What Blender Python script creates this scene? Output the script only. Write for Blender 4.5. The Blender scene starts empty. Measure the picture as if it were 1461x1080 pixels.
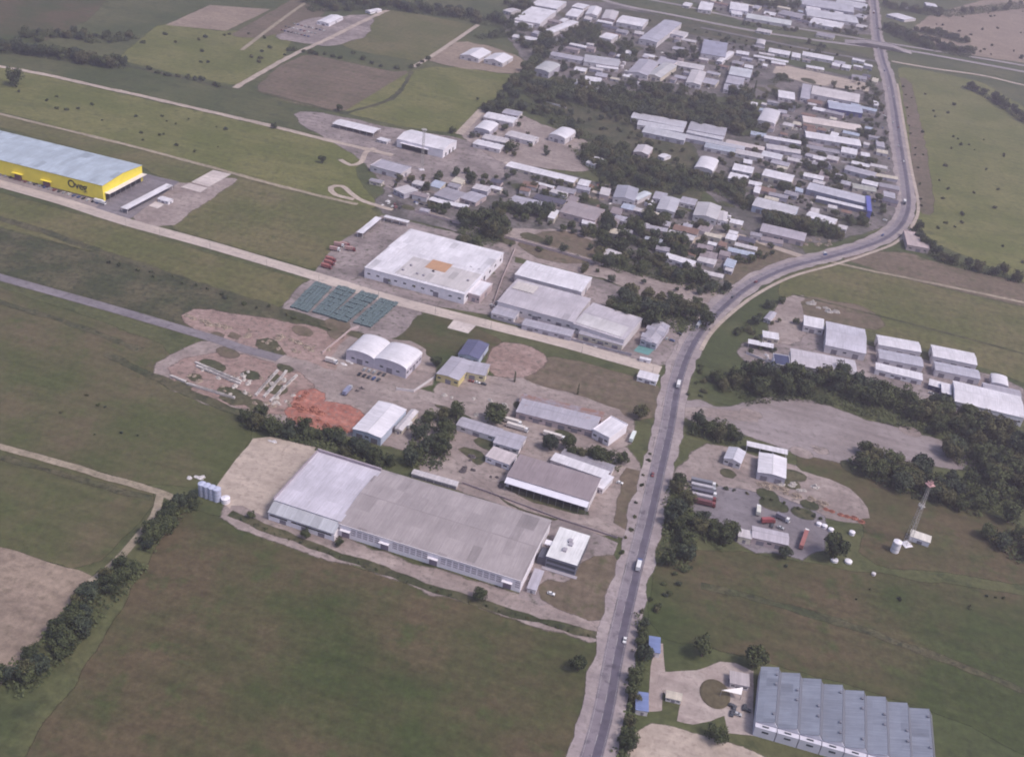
import bpy, bmesh, math, random
from mathutils import Vector, Matrix, noise
random.seed(11)
S = bpy.context.scene
C = S.collection
PI = math.pi
# ---------------------------------------------------------------- camera
H = 400.0
FPX, PITCH, ROLL = 1520.0, math.radians(31.8), math.radians(7.3)
fw = Vector((0, math.cos(PITCH), -math.sin(PITCH)))
e1 = Vector((1, 0, 0)); e2 = Vector((0, -math.sin(PITCH), -math.cos(PITCH)))
cr, sr = math.cos(ROLL), math.sin(ROLL)
AX = e1*cr - e2*sr; AY = e1*sr + e2*cr
cam_d = bpy.data.cameras.new('camera'); cam = bpy.data.objects.new('camera', cam_d); C.objects.link(cam)
M = Matrix((AX, -AY, -fw)).transposed().to_4x4(); M.translation = Vector((0, 0, H)); cam.matrix_world = M
cam_d.sensor_width = 36; cam_d.lens = FPX/1461*36; cam_d.clip_start = 1; cam_d.clip_end = 20000
S.camera = cam
cam_d.dof.use_dof = True; cam_d.dof.focus_distance = 6; cam_d.dof.aperture_fstop = 5.6   # the phone focused near, on the cabin window
# ---------------------------------------------------------------- sky, sun, exposure
SUN_EL, SUN_AZ = math.radians(55), math.radians(112)      # azimuth clockwise from +Y
W = bpy.data.worlds.new('World'); S.world = W; W.use_nodes = True
nt = W.node_tree; bg = nt.nodes['Background']
sky = nt.nodes.new('ShaderNodeTexSky'); sky.sky_type = 'NISHITA'; sky.sun_disc = False
sky.sun_elevation = SUN_EL; sky.sun_rotation = SUN_AZ; sky.dust_density = 3.0; sky.air_density = 0.8
nt.links.new(sky.outputs[0], bg.inputs[0]); bg.inputs[1].default_value = 0.12
sd = bpy.data.lights.new('sun', 'SUN'); sd.energy = 1.5; sd.angle = math.radians(12); sd.color = (1, .92, .86)
so = bpy.data.objects.new('sun', sd); C.objects.link(so)
tosun = Vector((math.sin(SUN_AZ)*math.cos(SUN_EL), math.cos(SUN_AZ)*math.cos(SUN_EL), math.sin(SUN_EL)))
so.rotation_euler = (-tosun).to_track_quat('-Z', 'Y').to_euler(); so.location = (0, 0, 600)
S.view_settings.view_transform = 'Standard'; S.view_settings.look = 'None'
S.view_settings.exposure = 0.70; S.view_settings.gamma = 1
HAZE_DENS = 0.00019; HAZE_COL = (.91, .79, .93)

def G(x, y, z=0.0):
    """photo pixel -> the point of the level z it shows"""
    d = fw*FPX + AX*(x-730.5) + AY*(y-540)
    return Vector((0, 0, H)) + d*((z-H)/d.z)
# ---------------------------------------------------------------- materials
def newmat(name, rough=.85):
    m = bpy.data.materials.new(name); m.use_nodes = True
    n = m.node_tree; b = n.nodes['Principled BSDF']; b.inputs['Roughness'].default_value = rough
    b.inputs['Specular IOR Level'].default_value = .25
    return m, n, b
def N(n, t, **k):
    o = n.nodes.new(t)
    for a, v in k.items(): setattr(o, a, v)
    return o
def noise_n(n, vec, scale, detail=4, rough=.55):
    t = N(n, 'ShaderNodeTexNoise'); t.inputs['Scale'].default_value = scale
    t.inputs['Detail'].default_value = detail; t.inputs['Roughness'].default_value = rough
    n.links.new(vec, t.inputs['Vector']); return t.outputs['Fac']
def ramp(n, fac, a, b, ca, cb):
    r = N(n, 'ShaderNodeValToRGB'); r.color_ramp.elements[0].position = a; r.color_ramp.elements[1].position = b
    r.color_ramp.elements[0].color = (*ca, 1); r.color_ramp.elements[1].color = (*cb, 1)
    n.links.new(fac, r.inputs[0]); return r.outputs[0]
def mix(n, f, a, b, mode='MIX'):
    x = N(n, 'ShaderNodeMix', data_type='RGBA', blend_type=mode)
    for i, v in ((0, f), (6, a), (7, b)):
        if hasattr(v, 'default_value') or isinstance(v, bpy.types.NodeSocket): n.links.new(v, x.inputs[i])
        elif isinstance(v, (int, float)): x.inputs[i].default_value = v
        else: x.inputs[i].default_value = (*v, 1)
    return x.outputs[2]
def s(c, k): return tuple(min(1, v*k) for v in c)
_gm = {}
_d = G(746,829)-G(486,746); ROWS = math.atan2(_d.y, _d.x)     # bearing of the parcels
def gmat(name, c1, c2, c3=None, big=.012, soft=True, fine=.35, rows=None):
    """ground cover: two colours mixed by field sized noise, a third in tufts, fine grain; ragged rim by noise"""
    if name in _gm: return _gm[name]
    m, n, b = newmat(name, .95); L = n.links
    co = N(n, 'ShaderNodeTexCoord').outputs['Object']
    c = ramp(n, noise_n(n, co, big, 6, .62), .41, .59, c1, c2)
    if c3: c = mix(n, ramp(n, noise_n(n, co, big*7, 4, .65), .52, .68, (0,)*3, (1,)*3), c, c3)
    g = ramp(n, noise_n(n, co, .22, 5, .75), .3, .72, (1-fine,)*3, (1+fine*.8,)*3)
    c = mix(n, 1.0, c, g, 'MULTIPLY')
    mq = N(n, 'ShaderNodeMapping'); mq.inputs['Rotation'].default_value = (0, 0, -ROWS); L.new(co, mq.inputs[0])
    mr = N(n, 'ShaderNodeMapping'); mr.inputs['Scale'].default_value = (.012, .16, 1); L.new(mq.outputs[0], mr.inputs[0])
    c = mix(n, 1.0, c, ramp(n, noise_n(n, mr.outputs[0], 1, 5, .65), .3, .7, (.84,)*3, (1.14,)*3), 'MULTIPLY')
    if rows:
        mp = N(n, 'ShaderNodeMapping'); mp.inputs['Rotation'].default_value = (0, 0, rows); L.new(co, mp.inputs[0])
        w = N(n, 'ShaderNodeTexWave'); w.inputs['Scale'].default_value = .035; w.inputs['Distortion'].default_value = 9
        w.inputs['Detail'].default_value = 3; L.new(mp.outputs[0], w.inputs[0])
        c = mix(n, 1.0, c, ramp(n, w.outputs['Fac'], 0, 1, (.95,)*3, (1.04,)*3), 'MULTIPLY')
    L.new(c, b.inputs['Base Color'])
    if soft:
        at = N(n, 'ShaderNodeAttribute'); at.attribute_name = 'fade'
        mth = N(n, 'ShaderNodeMath', operation='SUBTRACT'); L.new(at.outputs['Fac'], mth.inputs[0])
        L.new(noise_n(n, co, .13, 8, .78), mth.inputs[1])
        r = N(n, 'ShaderNodeMapRange'); r.inputs[1].default_value = -.12; r.inputs[2].default_value = .12
        L.new(mth.outputs[0], r.inputs[0]); L.new(r.outputs[0], b.inputs['Alpha'])
    _gm[name] = m; return m
def smat(name, col, rough=.8, var=.18, scale=.25, spec=.25, col2=None, metallic=0):
    """painted or plastered surface with blotches of wear"""
    if name in _gm: return _gm[name]
    m, n, b = newmat(name, rough); b.inputs['Specular IOR Level'].default_value = spec; b.inputs['Metallic'].default_value = metallic
    co = N(n, 'ShaderNodeTexCoord').outputs['Object']
    c = ramp(n, noise_n(n, co, scale, 6, .65), .3, .7, s(col, 1-var), s(col, 1+var*.5))
    if col2: c = mix(n, ramp(n, noise_n(n, co, scale*.5, 6, .7), .52, .62, (0,)*3, (1,)*3), c, col2)
    n.links.new(c, b.inputs['Base Color']); _gm[name] = m; return m
def roofmat(col, axis='x', rust=0, key=''):
    """sheet metal roof: sheets of slightly different tone, laps, streaks down the slope, stains"""
    k = 'roof_%s_%s_%s' % (tuple(round(v, 3) for v in col), axis, rust)
    if k in _gm: return _gm[k]
    m, n, b = newmat('roof_sheet', .55); L = n.links
    co = N(n, 'ShaderNodeTexCoord').outputs['Object']
    sp = N(n, 'ShaderNodeSeparateXYZ'); L.new(co, sp.inputs[0])
    a = sp.outputs['X' if axis == 'x' else 'Y']; o = sp.outputs['Y' if axis == 'x' else 'X']
    def div(v, d):
        q = N(n, 'ShaderNodeMath', operation='DIVIDE'); L.new(v, q.inputs[0]); q.inputs[1].default_value = d; return q.outputs[0]
    def flo(v):
        q = N(n, 'ShaderNodeMath', operation='FLOOR'); L.new(v, q.inputs[0]); return q.outputs[0]
    cb = N(n, 'ShaderNodeCombineXYZ'); L.new(flo(div(a, 5.3)), cb.inputs[0]); L.new(flo(div(o, 13.0)), cb.inputs[1])
    wn = N(n, 'ShaderNodeTexWhiteNoise', noise_dimensions='3D'); L.new(cb.outputs[0], wn.inputs[0])
    c = mix(n, 1.0, ramp(n, wn.outputs[0], 0, 1, s(col, .90), s(col, 1.05)), ramp(n, noise_n(n, co, .07, 6, .7), .3, .72, (.80,)*3, (1.08,)*3), 'MULTIPLY')
    w2 = N(n, 'ShaderNodeTexWhiteNoise', noise_dimensions='3D'); vm = N(n, 'ShaderNodeVectorMath', operation='ADD'); L.new(cb.outputs[0], vm.inputs[0]); vm.inputs[1].default_value = (31.7, 12.3, 5); L.new(vm.outputs[0], w2.inputs[0])
    c = mix(n, 1.0, c, ramp(n, w2.outputs[0], .84, .93, (1,)*3, (.80,)*3), 'MULTIPLY')
    c = mix(n, ramp(n, noise_n(n, co, .35, 7, .75), .6, .74, (0,)*3, (.55,)*3), c, (.27, .22, .20))
    # streaks: noise stretched along the slope
    mp = N(n, 'ShaderNodeMapping'); mp.inputs['Scale'].default_value = (1.2, .08, .1) if axis == 'x' else (.08, 1.2, .1); L.new(co, mp.inputs[0])
    c = mix(n, 1.0, c, ramp(n, noise_n(n, mp.outputs[0], 1, 4, .6), .3, .7, (.80,)*3, (1.05,)*3), 'MULTIPLY')
    if rust: c = mix(n, ramp(n, noise_n(n, co, .12, 7, .7), .62-rust*.3, .75-rust*.25, (0,)*3, (1,)*3), c, (.26, .15, .12))
    L.new(c, b.inputs['Base Color'])
    fr = N(n, 'ShaderNodeMath', operation='SINE'); q = N(n, 'ShaderNodeMath', operation='MULTIPLY'); L.new(a, q.inputs[0]); q.inputs[1].default_value = 9
    L.new(q.outputs[0], fr.inputs[0]); bp = N(n, 'ShaderNodeBump'); bp.inputs['Strength'].default_value = .25; bp.inputs['Distance'].default_value = .05
    L.new(fr.outputs[0], bp.inputs['Height']); L.new(bp.outputs[0], b.inputs['Normal'])
    _gm[k] = m; return m
# colours of walls and roofs
WH = (.78, .74, .80); OW = (.62, .57, .60); GR = (.46, .43, .50); MG = (.36, .33, .38); BL = (.46, .50, .62); CR = (.62, .55, .47)
BR = (.33, .27, .29); DK = (.12, .11, .15); PK = (.50, .40, .41); NB = (.07, .08, .16); SB = (.20, .25, .46)
def wallmat(c): return smat('wall_%s' % (tuple(round(v, 2) for v in c),), c, .85, .14, .3)
glass = smat('window_glass', (.06, .07, .09), .15, .2, .5, .6)
dark = smat('dark_opening', (.05, .045, .05), .9, .2)
doorm = smat('door_metal', (.22, .2, .24), .6, .2)
# ---------------------------------------------------------------- mesh helpers
def mk(name, bm, mat, parent=None, smooth=False):
    me = bpy.data.meshes.new(name); bm.to_mesh(me); bm.free()
    for mm in (mat if isinstance(mat, (list, tuple)) else [mat]): me.materials.append(mm)
    if smooth:
        for p in me.polygons: p.use_smooth = True
    o = bpy.data.objects.new(name, me); C.objects.link(o)
    if parent: o.parent = parent
    return o
def tag(o, label, cat, group=None, kind=None):
    o['label'] = label; o['category'] = cat
    if group: o['group'] = group
    if kind: o['kind'] = kind
    return o
def root(name, label, cat, loc=(0, 0, 0), rz=0, group=None):
    o = bpy.data.objects.new(name, None); C.objects.link(o); o.location = loc; o.rotation_euler = (0, 0, rz)
    o.empty_display_size = .5
    return tag(o, label, cat, group)
def copy_tree(o, parent=None):
    c = o.copy(); C.objects.link(c); c.parent = parent
    for ch in o.children: copy_tree(ch, c)
    return c
def box(bm, x0, x1, y0, y1, z0, z1, mi=0):
    v = [bm.verts.new(p) for p in ((x0,y0,z0),(x1,y0,z0),(x1,y1,z0),(x0,y1,z0),(x0,y0,z1),(x1,y0,z1),(x1,y1,z1),(x0,y1,z1))]
    for f in ((3,2,1,0),(4,5,6,7),(0,1,5,4),(1,2,6,5),(2,3,7,6),(3,0,4,7)):
        bm.faces.new([v[i] for i in f]).material_index = mi
def B_(*boxes):
    bm = bmesh.new()
    for b in boxes: box(bm, *b)
    return bm
def cyl(bm, p, q, r0, r1, n=10):
    p, q = Vector(p), Vector(q); d = (q-p); L = d.length
    mt = Matrix.Translation((p+q)/2) @ d.to_track_quat('Z', 'Y').to_matrix().to_4x4()
    bmesh.ops.create_cone(bm, cap_ends=True, segments=n, radius1=r0, radius2=r1, depth=L, matrix=mt)
def prism(bm, prof, a0, a1, axis):
    """closed outline prof [(s,z)] swept from a0 to a1; axis 'x': swept along x and s is y; 'y': swept along y and s is x"""
    f = (lambda a, q: (a, q[0], q[1])) if axis == 'x' else (lambda a, q: (q[0], a, q[1]))
    A = [bm.verts.new(f(a0, q)) for q in prof]; Bv = [bm.verts.new(f(a1, q)) for q in prof]; n = len(prof)
    for i in range(n): bm.faces.new((A[i], A[(i+1) % n], Bv[(i+1) % n], Bv[i]))
    bm.faces.new(A); bm.faces.new(Bv); bmesh.ops.recalc_face_normals(bm, faces=bm.faces)
# ---------------------------------------------------------------- ground patches and ribbons
_layer = [0]
def patch(name, label, pts, mat, z, soft=4.0, rag=1.6, cat='ground'):
    P = [G(*p) for p in pts]; out = []
    if soft > 2:
        Q = []
        for i in range(len(P)):
            a, b = P[i], P[(i+1) % len(P)]; k = min(.25, 9/max(1, (b-a).length)); Q += [a.lerp(b, k), b.lerp(a, k)]
        P = Q
    for i in range(len(P)):
        a, b = P[i], P[(i+1) % len(P)]; L = (b-a).length; k = max(1, int(L/7))
        nrm = Vector((-(b-a).y, (b-a).x, 0)).normalized()
        for j in range(k):
            q = a.lerp(b, j/k); w = noise.noise(q*.05)*rag*1.6 + noise.noise(q*.2)*rag*.7
            out.append(q + nrm*w)
    n = len(out); area = sum(out[i].x*out[(i+1) % n].y - out[(i+1) % n].x*out[i].y for i in range(n))
    if area < 0: out.reverse()
    bm = bmesh.new(); inner = []; outer = []
    for i in range(n):
        t = (out[(i+1) % n]-out[i-1]); nr = Vector((t.y, -t.x, 0)).normalized()
        inner.append(bm.verts.new((out[i].x, out[i].y, z))); q = out[i]+nr*soft; outer.append(bm.verts.new((q.x, q.y, z-.008-.002*(i % 2))))
    bm.faces.new(inner)
    if soft > 0:
        for i in range(n):
            j = (i+1) % n; bm.faces.new((inner[i], outer[i], outer[j], inner[j]))
    else:
        for v in outer: bm.verts.remove(v)
    bm.verts.index_update(); inn = set(v.index for v in inner)
    o = mk(name, bm, mat); at = o.data.attributes.new('fade', 'FLOAT', 'POINT')
    for i in range(len(o.data.vertices)): at.data[i].value = 1.4 if i in inn else -.2
    return tag(o, label, cat, None, 'structure')
def smooth(P, step=6.0):
    out = []
    for i in range(len(P)-1):
        p0 = P[max(i-1, 0)]; p1 = P[i]; p2 = P[i+1]; p3 = P[min(i+2, len(P)-1)]
        k = max(2, int((p2-p1).length/step))
        for j in range(k):
            t = j/k
            out.append(.5*((2*p1)+(p2-p0)*t+(2*p0-5*p1+4*p2-p3)*t*t+(3*p1-3*p2+p3-p0)*t**3))
    out.append(P[-1]); return out
def ribbon(name, label, pts, width, mat, z, soft=1.2, off=0.0, cat='road', rag=.0, pts_are_world=False):
    z = z*.6
    P = smooth(pts if pts_are_world else [G(*p) for p in pts])
    bm = bmesh.new(); rows = []
    for i, p in enumerate(P):
        t = (P[min(i+1, len(P)-1)]-P[max(i-1, 0)]); nr = Vector((-t.y, t.x, 0)).normalized()
        w = width[min(int(i/len(P)*len(width)), len(width)-1)] if isinstance(width, (list, tuple)) else width
        w = w/2; r1 = noise.noise(p*.08)*rag; r2 = noise.noise(p*.08+Vector((9, 9, 9)))*rag
        row = []
        for k in ((-w-soft-r1), (-w-r1), (w+r2), (w+soft+r2)) if soft else ((-w-r1), (w+r2)):
            q = p + nr*(k-off); row.append(bm.verts.new((q.x, q.y, z)))
        rows.append(row)
    for a, b in zip(rows, rows[1:]):
        for k in range(len(a)-1): bm.faces.new((a[k+1], a[k], b[k], b[k+1]))
    bm.verts.index_update(); inn = set(v.index for r in rows for v in (r[1:3] if soft else r))
    bmesh.ops.recalc_face_normals(bm, faces=bm.faces)
    o = mk(name, bm, mat); at = o.data.attributes.new('fade', 'FLOAT', 'POINT')
    for i in range(len(o.data.vertices)): at.data[i].value = 1.3 if i in inn else -.2
    return tag(o, label, cat, None, 'structure')
grass = gmat('grass_ground', (.062, .076, .030), (.098, .100, .046), (.05, .060, .026), .009, False)
bm = bmesh.new()
box(bm, -4200, 4200, -600, 6500, -2, 0)
tag(mk('ground', bm, grass), 'rough green grassland spreading under the whole industrial district', 'ground', None, 'structure')
green = gmat('meadow_green', (.112, .122, .036), (.155, .150, .056), (.090, .098, .034), .014)
green2 = gmat('meadow_olive', (.100, .104, .038), (.138, .122, .058), (.083, .087, .034), .014, rows=.3)
dgreen = gmat('meadow_dark', (.050, .064, .022), (.098, .076, .044), (.062, .072, .028), .009, fine=.35)
lgreen = gmat('meadow_left', (.070, .080, .030), (.115, .095, .055), (.076, .084, .034), .010, fine=.3)
brown = gmat('field_brown', (.125, .100, .070), (.165, .125, .095), (.095, .09, .05), .015, rows=.25)
tan = gmat('field_bare', (.24, .185, .15), (.29, .225, .18), (.19, .15, .115), .02)
dirt = gmat('dirt', (.25, .20, .19), (.33, .27, .255), (.18, .15, .14), .035, fine=.25)
pdirt = gmat('dirt_pale', (.38, .31, .27), (.45, .37, .32), (.3, .24, .21), .04, fine=.2)
scrub = gmat('scrub', (.055, .062, .030), (.10, .09, .052), (.035, .042, .024), .03, fine=.5)
fdirt = gmat('dirt_forecourt', (.33, .265, .25), (.39, .325, .305), (.27, .22, .205), .04, fine=.2)
redd = gmat('dirt_red', (.27, .185, .165), (.33, .235, .215), (.16, .13, .11), .035, fine=.4)
orange = gmat('brick_rubble', (.34, .13, .10), (.40, .17, .13), (.25, .19, .18), .06, fine=.5)
mixed = gmat('yard_mixed', (.20, .165, .165), (.31, .255, .255), (.10, .095, .075), .03, fine=.25)
lots = gmat('yard_lots', (.095, .088, .082), (.20, .17, .175), (.055, .062, .04), .03, fine=.35)
asph = gmat('asphalt_yard', (.17, .15, .17), (.22, .195, .215), (.14, .125, .14), .03, fine=.15)
gravel = gmat('gravel', (.24, .2, .2), (.29, .245, .25), (.2, .17, .17), .03, fine=.15)
conc = gmat('concrete', (.5, .43, .42), (.57, .5, .48), (.44, .38, .37), .05, fine=.1)
croad = gmat('concrete_road', (.43, .36, .33), (.5, .42, .38), (.36, .30, .28), .03, fine=.12)
tarm = gmat('tarmac', (.205, .175, .205), (.24, .21, .235), (.12, .105, .13), .03, fine=.1)
should = gmat('road_shoulder', (.28, .235, .245), (.35, .295, .295), (.24, .20, .2), .05, fine=.2)
laned = gmat('tarmac_dark', (.10, .088, .12), (.13, .115, .15), (.09, .08, .105), .03, fine=.1)
track = gmat('track_dirt', (.27, .225, .17), (.34, .28, .22), (.22, .19, .13), .05)
hwy = gmat('highway_surface', (.27, .235, .25), (.33, .29, .30), (.23, .2, .21), .03, fine=.1)
paint = smat('road_paint', (.42, .4, .4), .8, .3, .4)
Z1, Z2, Z3, Z4, Z5, Z6, Z7 = .03, .06, .09, .12, .15, .18, .21
PT = [
 ('meadow', 'dark green meadow filling the bottom left below the longest warehouse', [(262,728),(330,748),(420,782),(560,830),(700,875),(862,925),(850,965),(815,1095),(20,1130),(60,1050),(110,985),(200,840)], dgreen, Z1),
 ('meadow', 'green meadow at the left edge beside the bare brown corner field', [(-60,625),(0,642),(228,706),(125,812),(0,775),(-60,760)], lgreen, Z1),
 ('field', 'bare brown field in the bottom left corner', [(-80,765),(0,782),(128,822),(80,880),(30,945),(-10,985),(-100,1010)], tan, Z2),
 ('field', 'brownish green field between grey road and the left edge track', [(-60,385),(0,415),(110,450),(240,500),(232,540),(330,590),(360,615),(310,690),(225,690),(0,630),(-60,612)], lgreen, Z1),
 ('meadow', 'mown green strip below the white concrete road at left', [(-60,262),(0,278),(150,318),(300,365),(445,405),(405,440),(330,420),(180,370),(0,322),(-60,305)], green2, Z1),
 ('scrubland', 'dark scrubby strip between the two left roads', [(-60,310),(0,328),(180,376),(330,424),(440,465),(470,480),(430,500),(300,472),(150,428),(0,388),(-60,370)], scrub, Z2),
 ('meadow', 'light green pasture behind the yellow warehouse', [(-60,82),(40,105),(386,184),(525,216),(500,245),(540,300),(400,262),(0,158),(-60,140)], green, Z1),
 ('field', 'olive parcel right of the two white slabs', [(335,252),(420,275),(540,302),(500,345),(455,385),(240,322),(290,282)], green2, Z1),
 ('field', 'olive strip directly behind the yellow warehouse', [(-60,145),(0,165),(400,266),(335,250),(250,262),(205,236),(0,180),(-60,165)], green2, Z2),
 ('field', 'brown ploughed parcel beside the dirt lane in the upper left', [(366,128),(400,96),(440,78),(560,104),(585,102),(490,160),(420,146)], brown, Z2),
 ('meadow', 'bright green parcel left of the two small white barns row', [(590,100),(640,96),(735,108),(722,135),(700,160),(662,192),(570,178),(490,160)], green, Z2),
 ('field', 'brown green parcel with scattered trees near the top middle', [(560,14),(680,38),(600,88),(500,70),(478,55)], green2, Z1),
 ('field', 'pinkish bare parcel with straight edges near the top left', [(238,36),(300,8),(385,14),(322,44)], tan, Z2),
 ('field', 'long bare strip beside the pinkish parcel at the top', [(330,52),(420,0),(458,-4),(470,8),(440,38),(370,54)], brown, Z2),
 ('meadow', 'green pasture with dotted trees at the upper left', [(170,85),(230,35),(320,46),(420,42),(400,85),(340,122),(280,110)], green, Z1),
 ('meadow', 'dark green pasture in the top left corner', [(-80,-20),(170,-20),(120,30),(60,60),(-80,70)], dgreen, Z1),
 ('meadow', 'large bright green pasture right of the winding road', [(1284,96),(1330,103),(1400,118),(1480,165),(1500,420),(1400,372),(1330,345),(1308,318),(1312,290),(1300,215),(1288,150)], green, Z1),
 ('field', 'reddish verge beside the winding road at the right', [(1287,110),(1300,190),(1312,290),(1322,310),(1330,290),(1316,200),(1298,120)], brown, Z2),
 ('field', 'brown bush dotted slope in the top right corner', [(1330,22),(1480,-20),(1500,95),(1340,72),(1300,45)], tan, Z1),
 ('field', 'brown strip of stubble below the row of trees at right', [(1195,366),(1290,360),(1340,378),(1480,410),(1480,440),(1300,398)], brown, Z2),
 ('meadow', 'olive meadow above the white gabled warehouses at right', [(1110,408),(1180,376),(1300,402),(1480,446),(1500,560),(1400,520),(1240,470),(1120,428)], green2, Z1),
 ('meadow', 'dark meadow stretching above the saw tooth roof', [(945,790),(1040,790),(1200,815),(1500,860),(1520,1100),(1340,1010),(1080,935),(930,900)], dgreen, Z1),
 ('meadow', 'meadow around the foot of the tall red topped mast', [(1140,640),(1260,690),(1480,760),(1480,830),(1230,800),(1240,740),(1150,700)], dgreen, Z2),
 ('gravel_lot', 'large pale gravel lot in the trees right of the main road', [(985,572),(1030,588),(1100,570),(1172,578),(1215,600),(1300,622),(1340,630),(1400,662),(1230,655),(1190,655),(1120,636),(1060,612),(1010,602),(975,592)], gravel, Z3),
 ('field', 'pale sandy plot at the bottom edge beside the saw tooth factory', [(918,1034),(975,1048),(1040,1068),(1110,1092),(900,1095)], pdirt, Z2),
 ('dirt_yard', 'pale dirt forecourt with a round planter by the saw tooth factory', [(944,960),(996,959),(1028,946),(1049,949),(1073,958),(1072,1046),(1040,1044),(1035,1020),(1013,1026),(988,1031),(968,1028),(974,998),(950,990),(940,975)], fdirt, Z3),
 ('dirt_yard', 'narrow dirt strip behind the blue roofs by the main road', [(934,920),(944,918),(947,958),(942,1012),(926,1014),(930,965)], fdirt, Z2),
 ('dirt_yard', 'brown dirt yard along the pale row of trucks right of the main road', [(965,690),(1000,640),(1060,650),(1130,670),(1200,690),(1240,720),(1240,745),(1100,712),(1020,700)], dirt, Z2),
 ('paved_yard', 'grey paved truck yard beside the small pink walled shed', [(985,700),(1030,700),(1130,718),(1175,745),(1160,790),(1060,775),(1040,745),(990,722)], asph, Z3),
 ('paved_yard', 'pale bare yard left of the longest warehouse', [(306,700),(362,626),(385,624),(462,642),(392,726),(396,746),(330,728)], pdirt, Z3),
 ('dirt_yard', 'pale dirt lane along the front of the longest warehouse', [(330,715),(392,742),(600,816),(745,858),(775,868),(860,888),(866,912),(700,862),(560,818),(420,772),(330,740)], dirt, Z3),
 ('paved_yard', 'grey paved yard around the white roofed office block', [(760,760),(800,740),(880,775),(872,795),(850,800),(820,850),(770,862),(740,850)], mixed, Z4),
 ('field', 'brown grass plot between the office block and the main road', [(772,832),(818,838),(838,800),(886,795),(872,860),(862,886),(780,858)], brown, Z5),
 ('dirt_yard', 'wide dirt yard around the brown roofed warehouse', [(645,590),(760,590),(905,650),(880,760),(800,742),(640,690),(600,672),(625,640)], dirt, Z2),
 ('field', 'brown grass island between yard and main road', [(892,672),(918,676),(908,740),(884,760)], brown, Z4),
 ('field', 'dark grass in front of the white canopy of the brown roofed warehouse', [(712,692),(740,690),(835,728),(836,742),(780,738),(714,708)], scrub, Z4),
 ('dirt_yard', 'dirt yard with rows of stacked pale blocks', [(228,528),(262,502),(300,488),(420,520),(520,550),(620,565),(660,590),(600,640),(520,622),(420,600),(300,570),(240,548)], dirt, Z3),
 ('dirt_yard', 'rust red dirt around the block stacks', [(250,520),(330,505),(440,540),(430,590),(330,575),(262,548)], redd, Z4),
 ('rubble_patch', 'orange red brick rubble beside the bright white factory roof', [(412,592),(428,572),(440,560),(452,566),(448,578),(470,580),(500,586),(512,598),(500,614),(470,612)], orange, Z5),
 ('dirt_yard', 'churned reddish dirt bank above the grey road', [(262,452),(285,445),(400,462),(480,480),(512,480),(470,530),(400,512),(300,478)], redd, Z3),
 ('field', 'dark pond like grass hollow in the churned dirt bank', [(368,488),(385,484),(400,500),(404,512),(380,505)], scrub, Z5),
 ('field', 'green plot behind the twin vaulted hangar', [(540,490),(570,445),(655,462),(720,490),(700,505),(650,510),(600,505)], dgreen, Z3),
 ('dirt_yard', 'dirt apron around the white twin vaulted hangar', [(470,500),(510,475),(600,490),(620,540),(560,555),(500,545)], dirt, Z3),
 ('dirt_yard', 'reddish bare plot beside the dark blue roofed building', [(698,532),(716,492),(745,496),(775,510),(762,525),(735,536)], redd, Z5),
 ('field', 'olive grass plot below the white road left of its end', [(745,535),(775,508),(860,528),(945,552),(925,602),(860,585),(780,560)], brown, Z3),
 ('dirt_yard', 'dirt yard in front of the pale yellow walled building', [(620,555),(660,540),(760,545),(900,590),(890,640),(760,620),(640,585)], dirt, Z3),
 ('paved_yard', 'yard strip under the blue green covered rows', [(405,440),(455,398),(565,432),(600,445),(560,490),(520,470),(425,450)], mixed, Z3),
 ('concrete_slab', 'pale concrete slab beside the white road', [(638,468),(648,456),(680,464),(668,476)], conc, Z5),
 ('paved_yard', 'pinkish grey paved yard around the large white factory', [(450,388),(480,350),(545,308),(590,318),(735,355),(728,420),(700,450),(560,425)], mixed, Z2),
 ('paved_yard', 'grey paved yard around the two joined grey factories', [(700,450),(735,375),(860,400),(960,440),(975,520),(930,520),(800,485)], mixed, Z2),
 ('tennis_court', 'small teal surfaced court beside the clustered grey roof', [(904,501),(914,490),(937,496),(925,507)], smat('teal_court', (.13, .27, .27), .9, .15), Z5),
 ('paved_yard', 'grey yard between yellow warehouse and long white canopy', [(135,300),(150,285),(205,248),(255,260),(185,312)], asph, Z3),
 ('car_park', 'pale car park strip in front of the yellow warehouse', [(-60,232),(0,240),(150,286),(180,305),(182,314),(0,264),(-60,250)], gravel, Z2),
 ('dirt_yard', 'brown construction ground beside the pair of white slabs', [(190,312),(245,268),(300,240),(335,252),(290,285),(235,322)], dirt, Z1),
 ('concrete_slab', 'larger of two pale concrete slabs beside the yellow warehouse yard', [(273,260),(298,267),(330,249),(304,243)], conc, Z4),
 ('concrete_slab', 'smaller front slab of the two pale concrete slabs', [(258,267),(286,275),(296,268.5),(270,262)], conc, Z4),
 ('concrete_slab', 'little pale pad beside the small white shed near the yellow warehouse', [(212,294),(225,298),(235,292),(222,288)], conc, Z4),
 ('dirt_yard', 'dirt ground around the white hangar and tall thin mast', [(420,160),(470,165),(560,185),(660,200),(720,230),(700,280),(560,270),(520,225),(440,180)], mixed, Z2),
 ('dirt_yard', 'bare ground with the cluster of white vaulted sheds', [(660,190),(700,150),(800,190),(838,205),(840,245),(720,232)], dirt, Z3),
 ('dirt_yard', 'yards between houses in the middle of the district', [(560,260),(720,230),(850,262),(1060,330),(1150,360),(1120,380),(1010,420),(800,340),(740,350),(620,320),(540,300)], lots, Z1),
 ('dirt_yard', 'bare brown yard below the wooded lane', [(700,330),(800,330),(870,350),(860,390),(950,400),(1040,420),(990,455),(880,400),(720,360)], dirt, Z2),
 ('dirt_yard', 'brown scrubby plot in the middle of the district', [(740,345),(790,330),(860,350),(850,372),(780,372)], brown, Z3),
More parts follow.
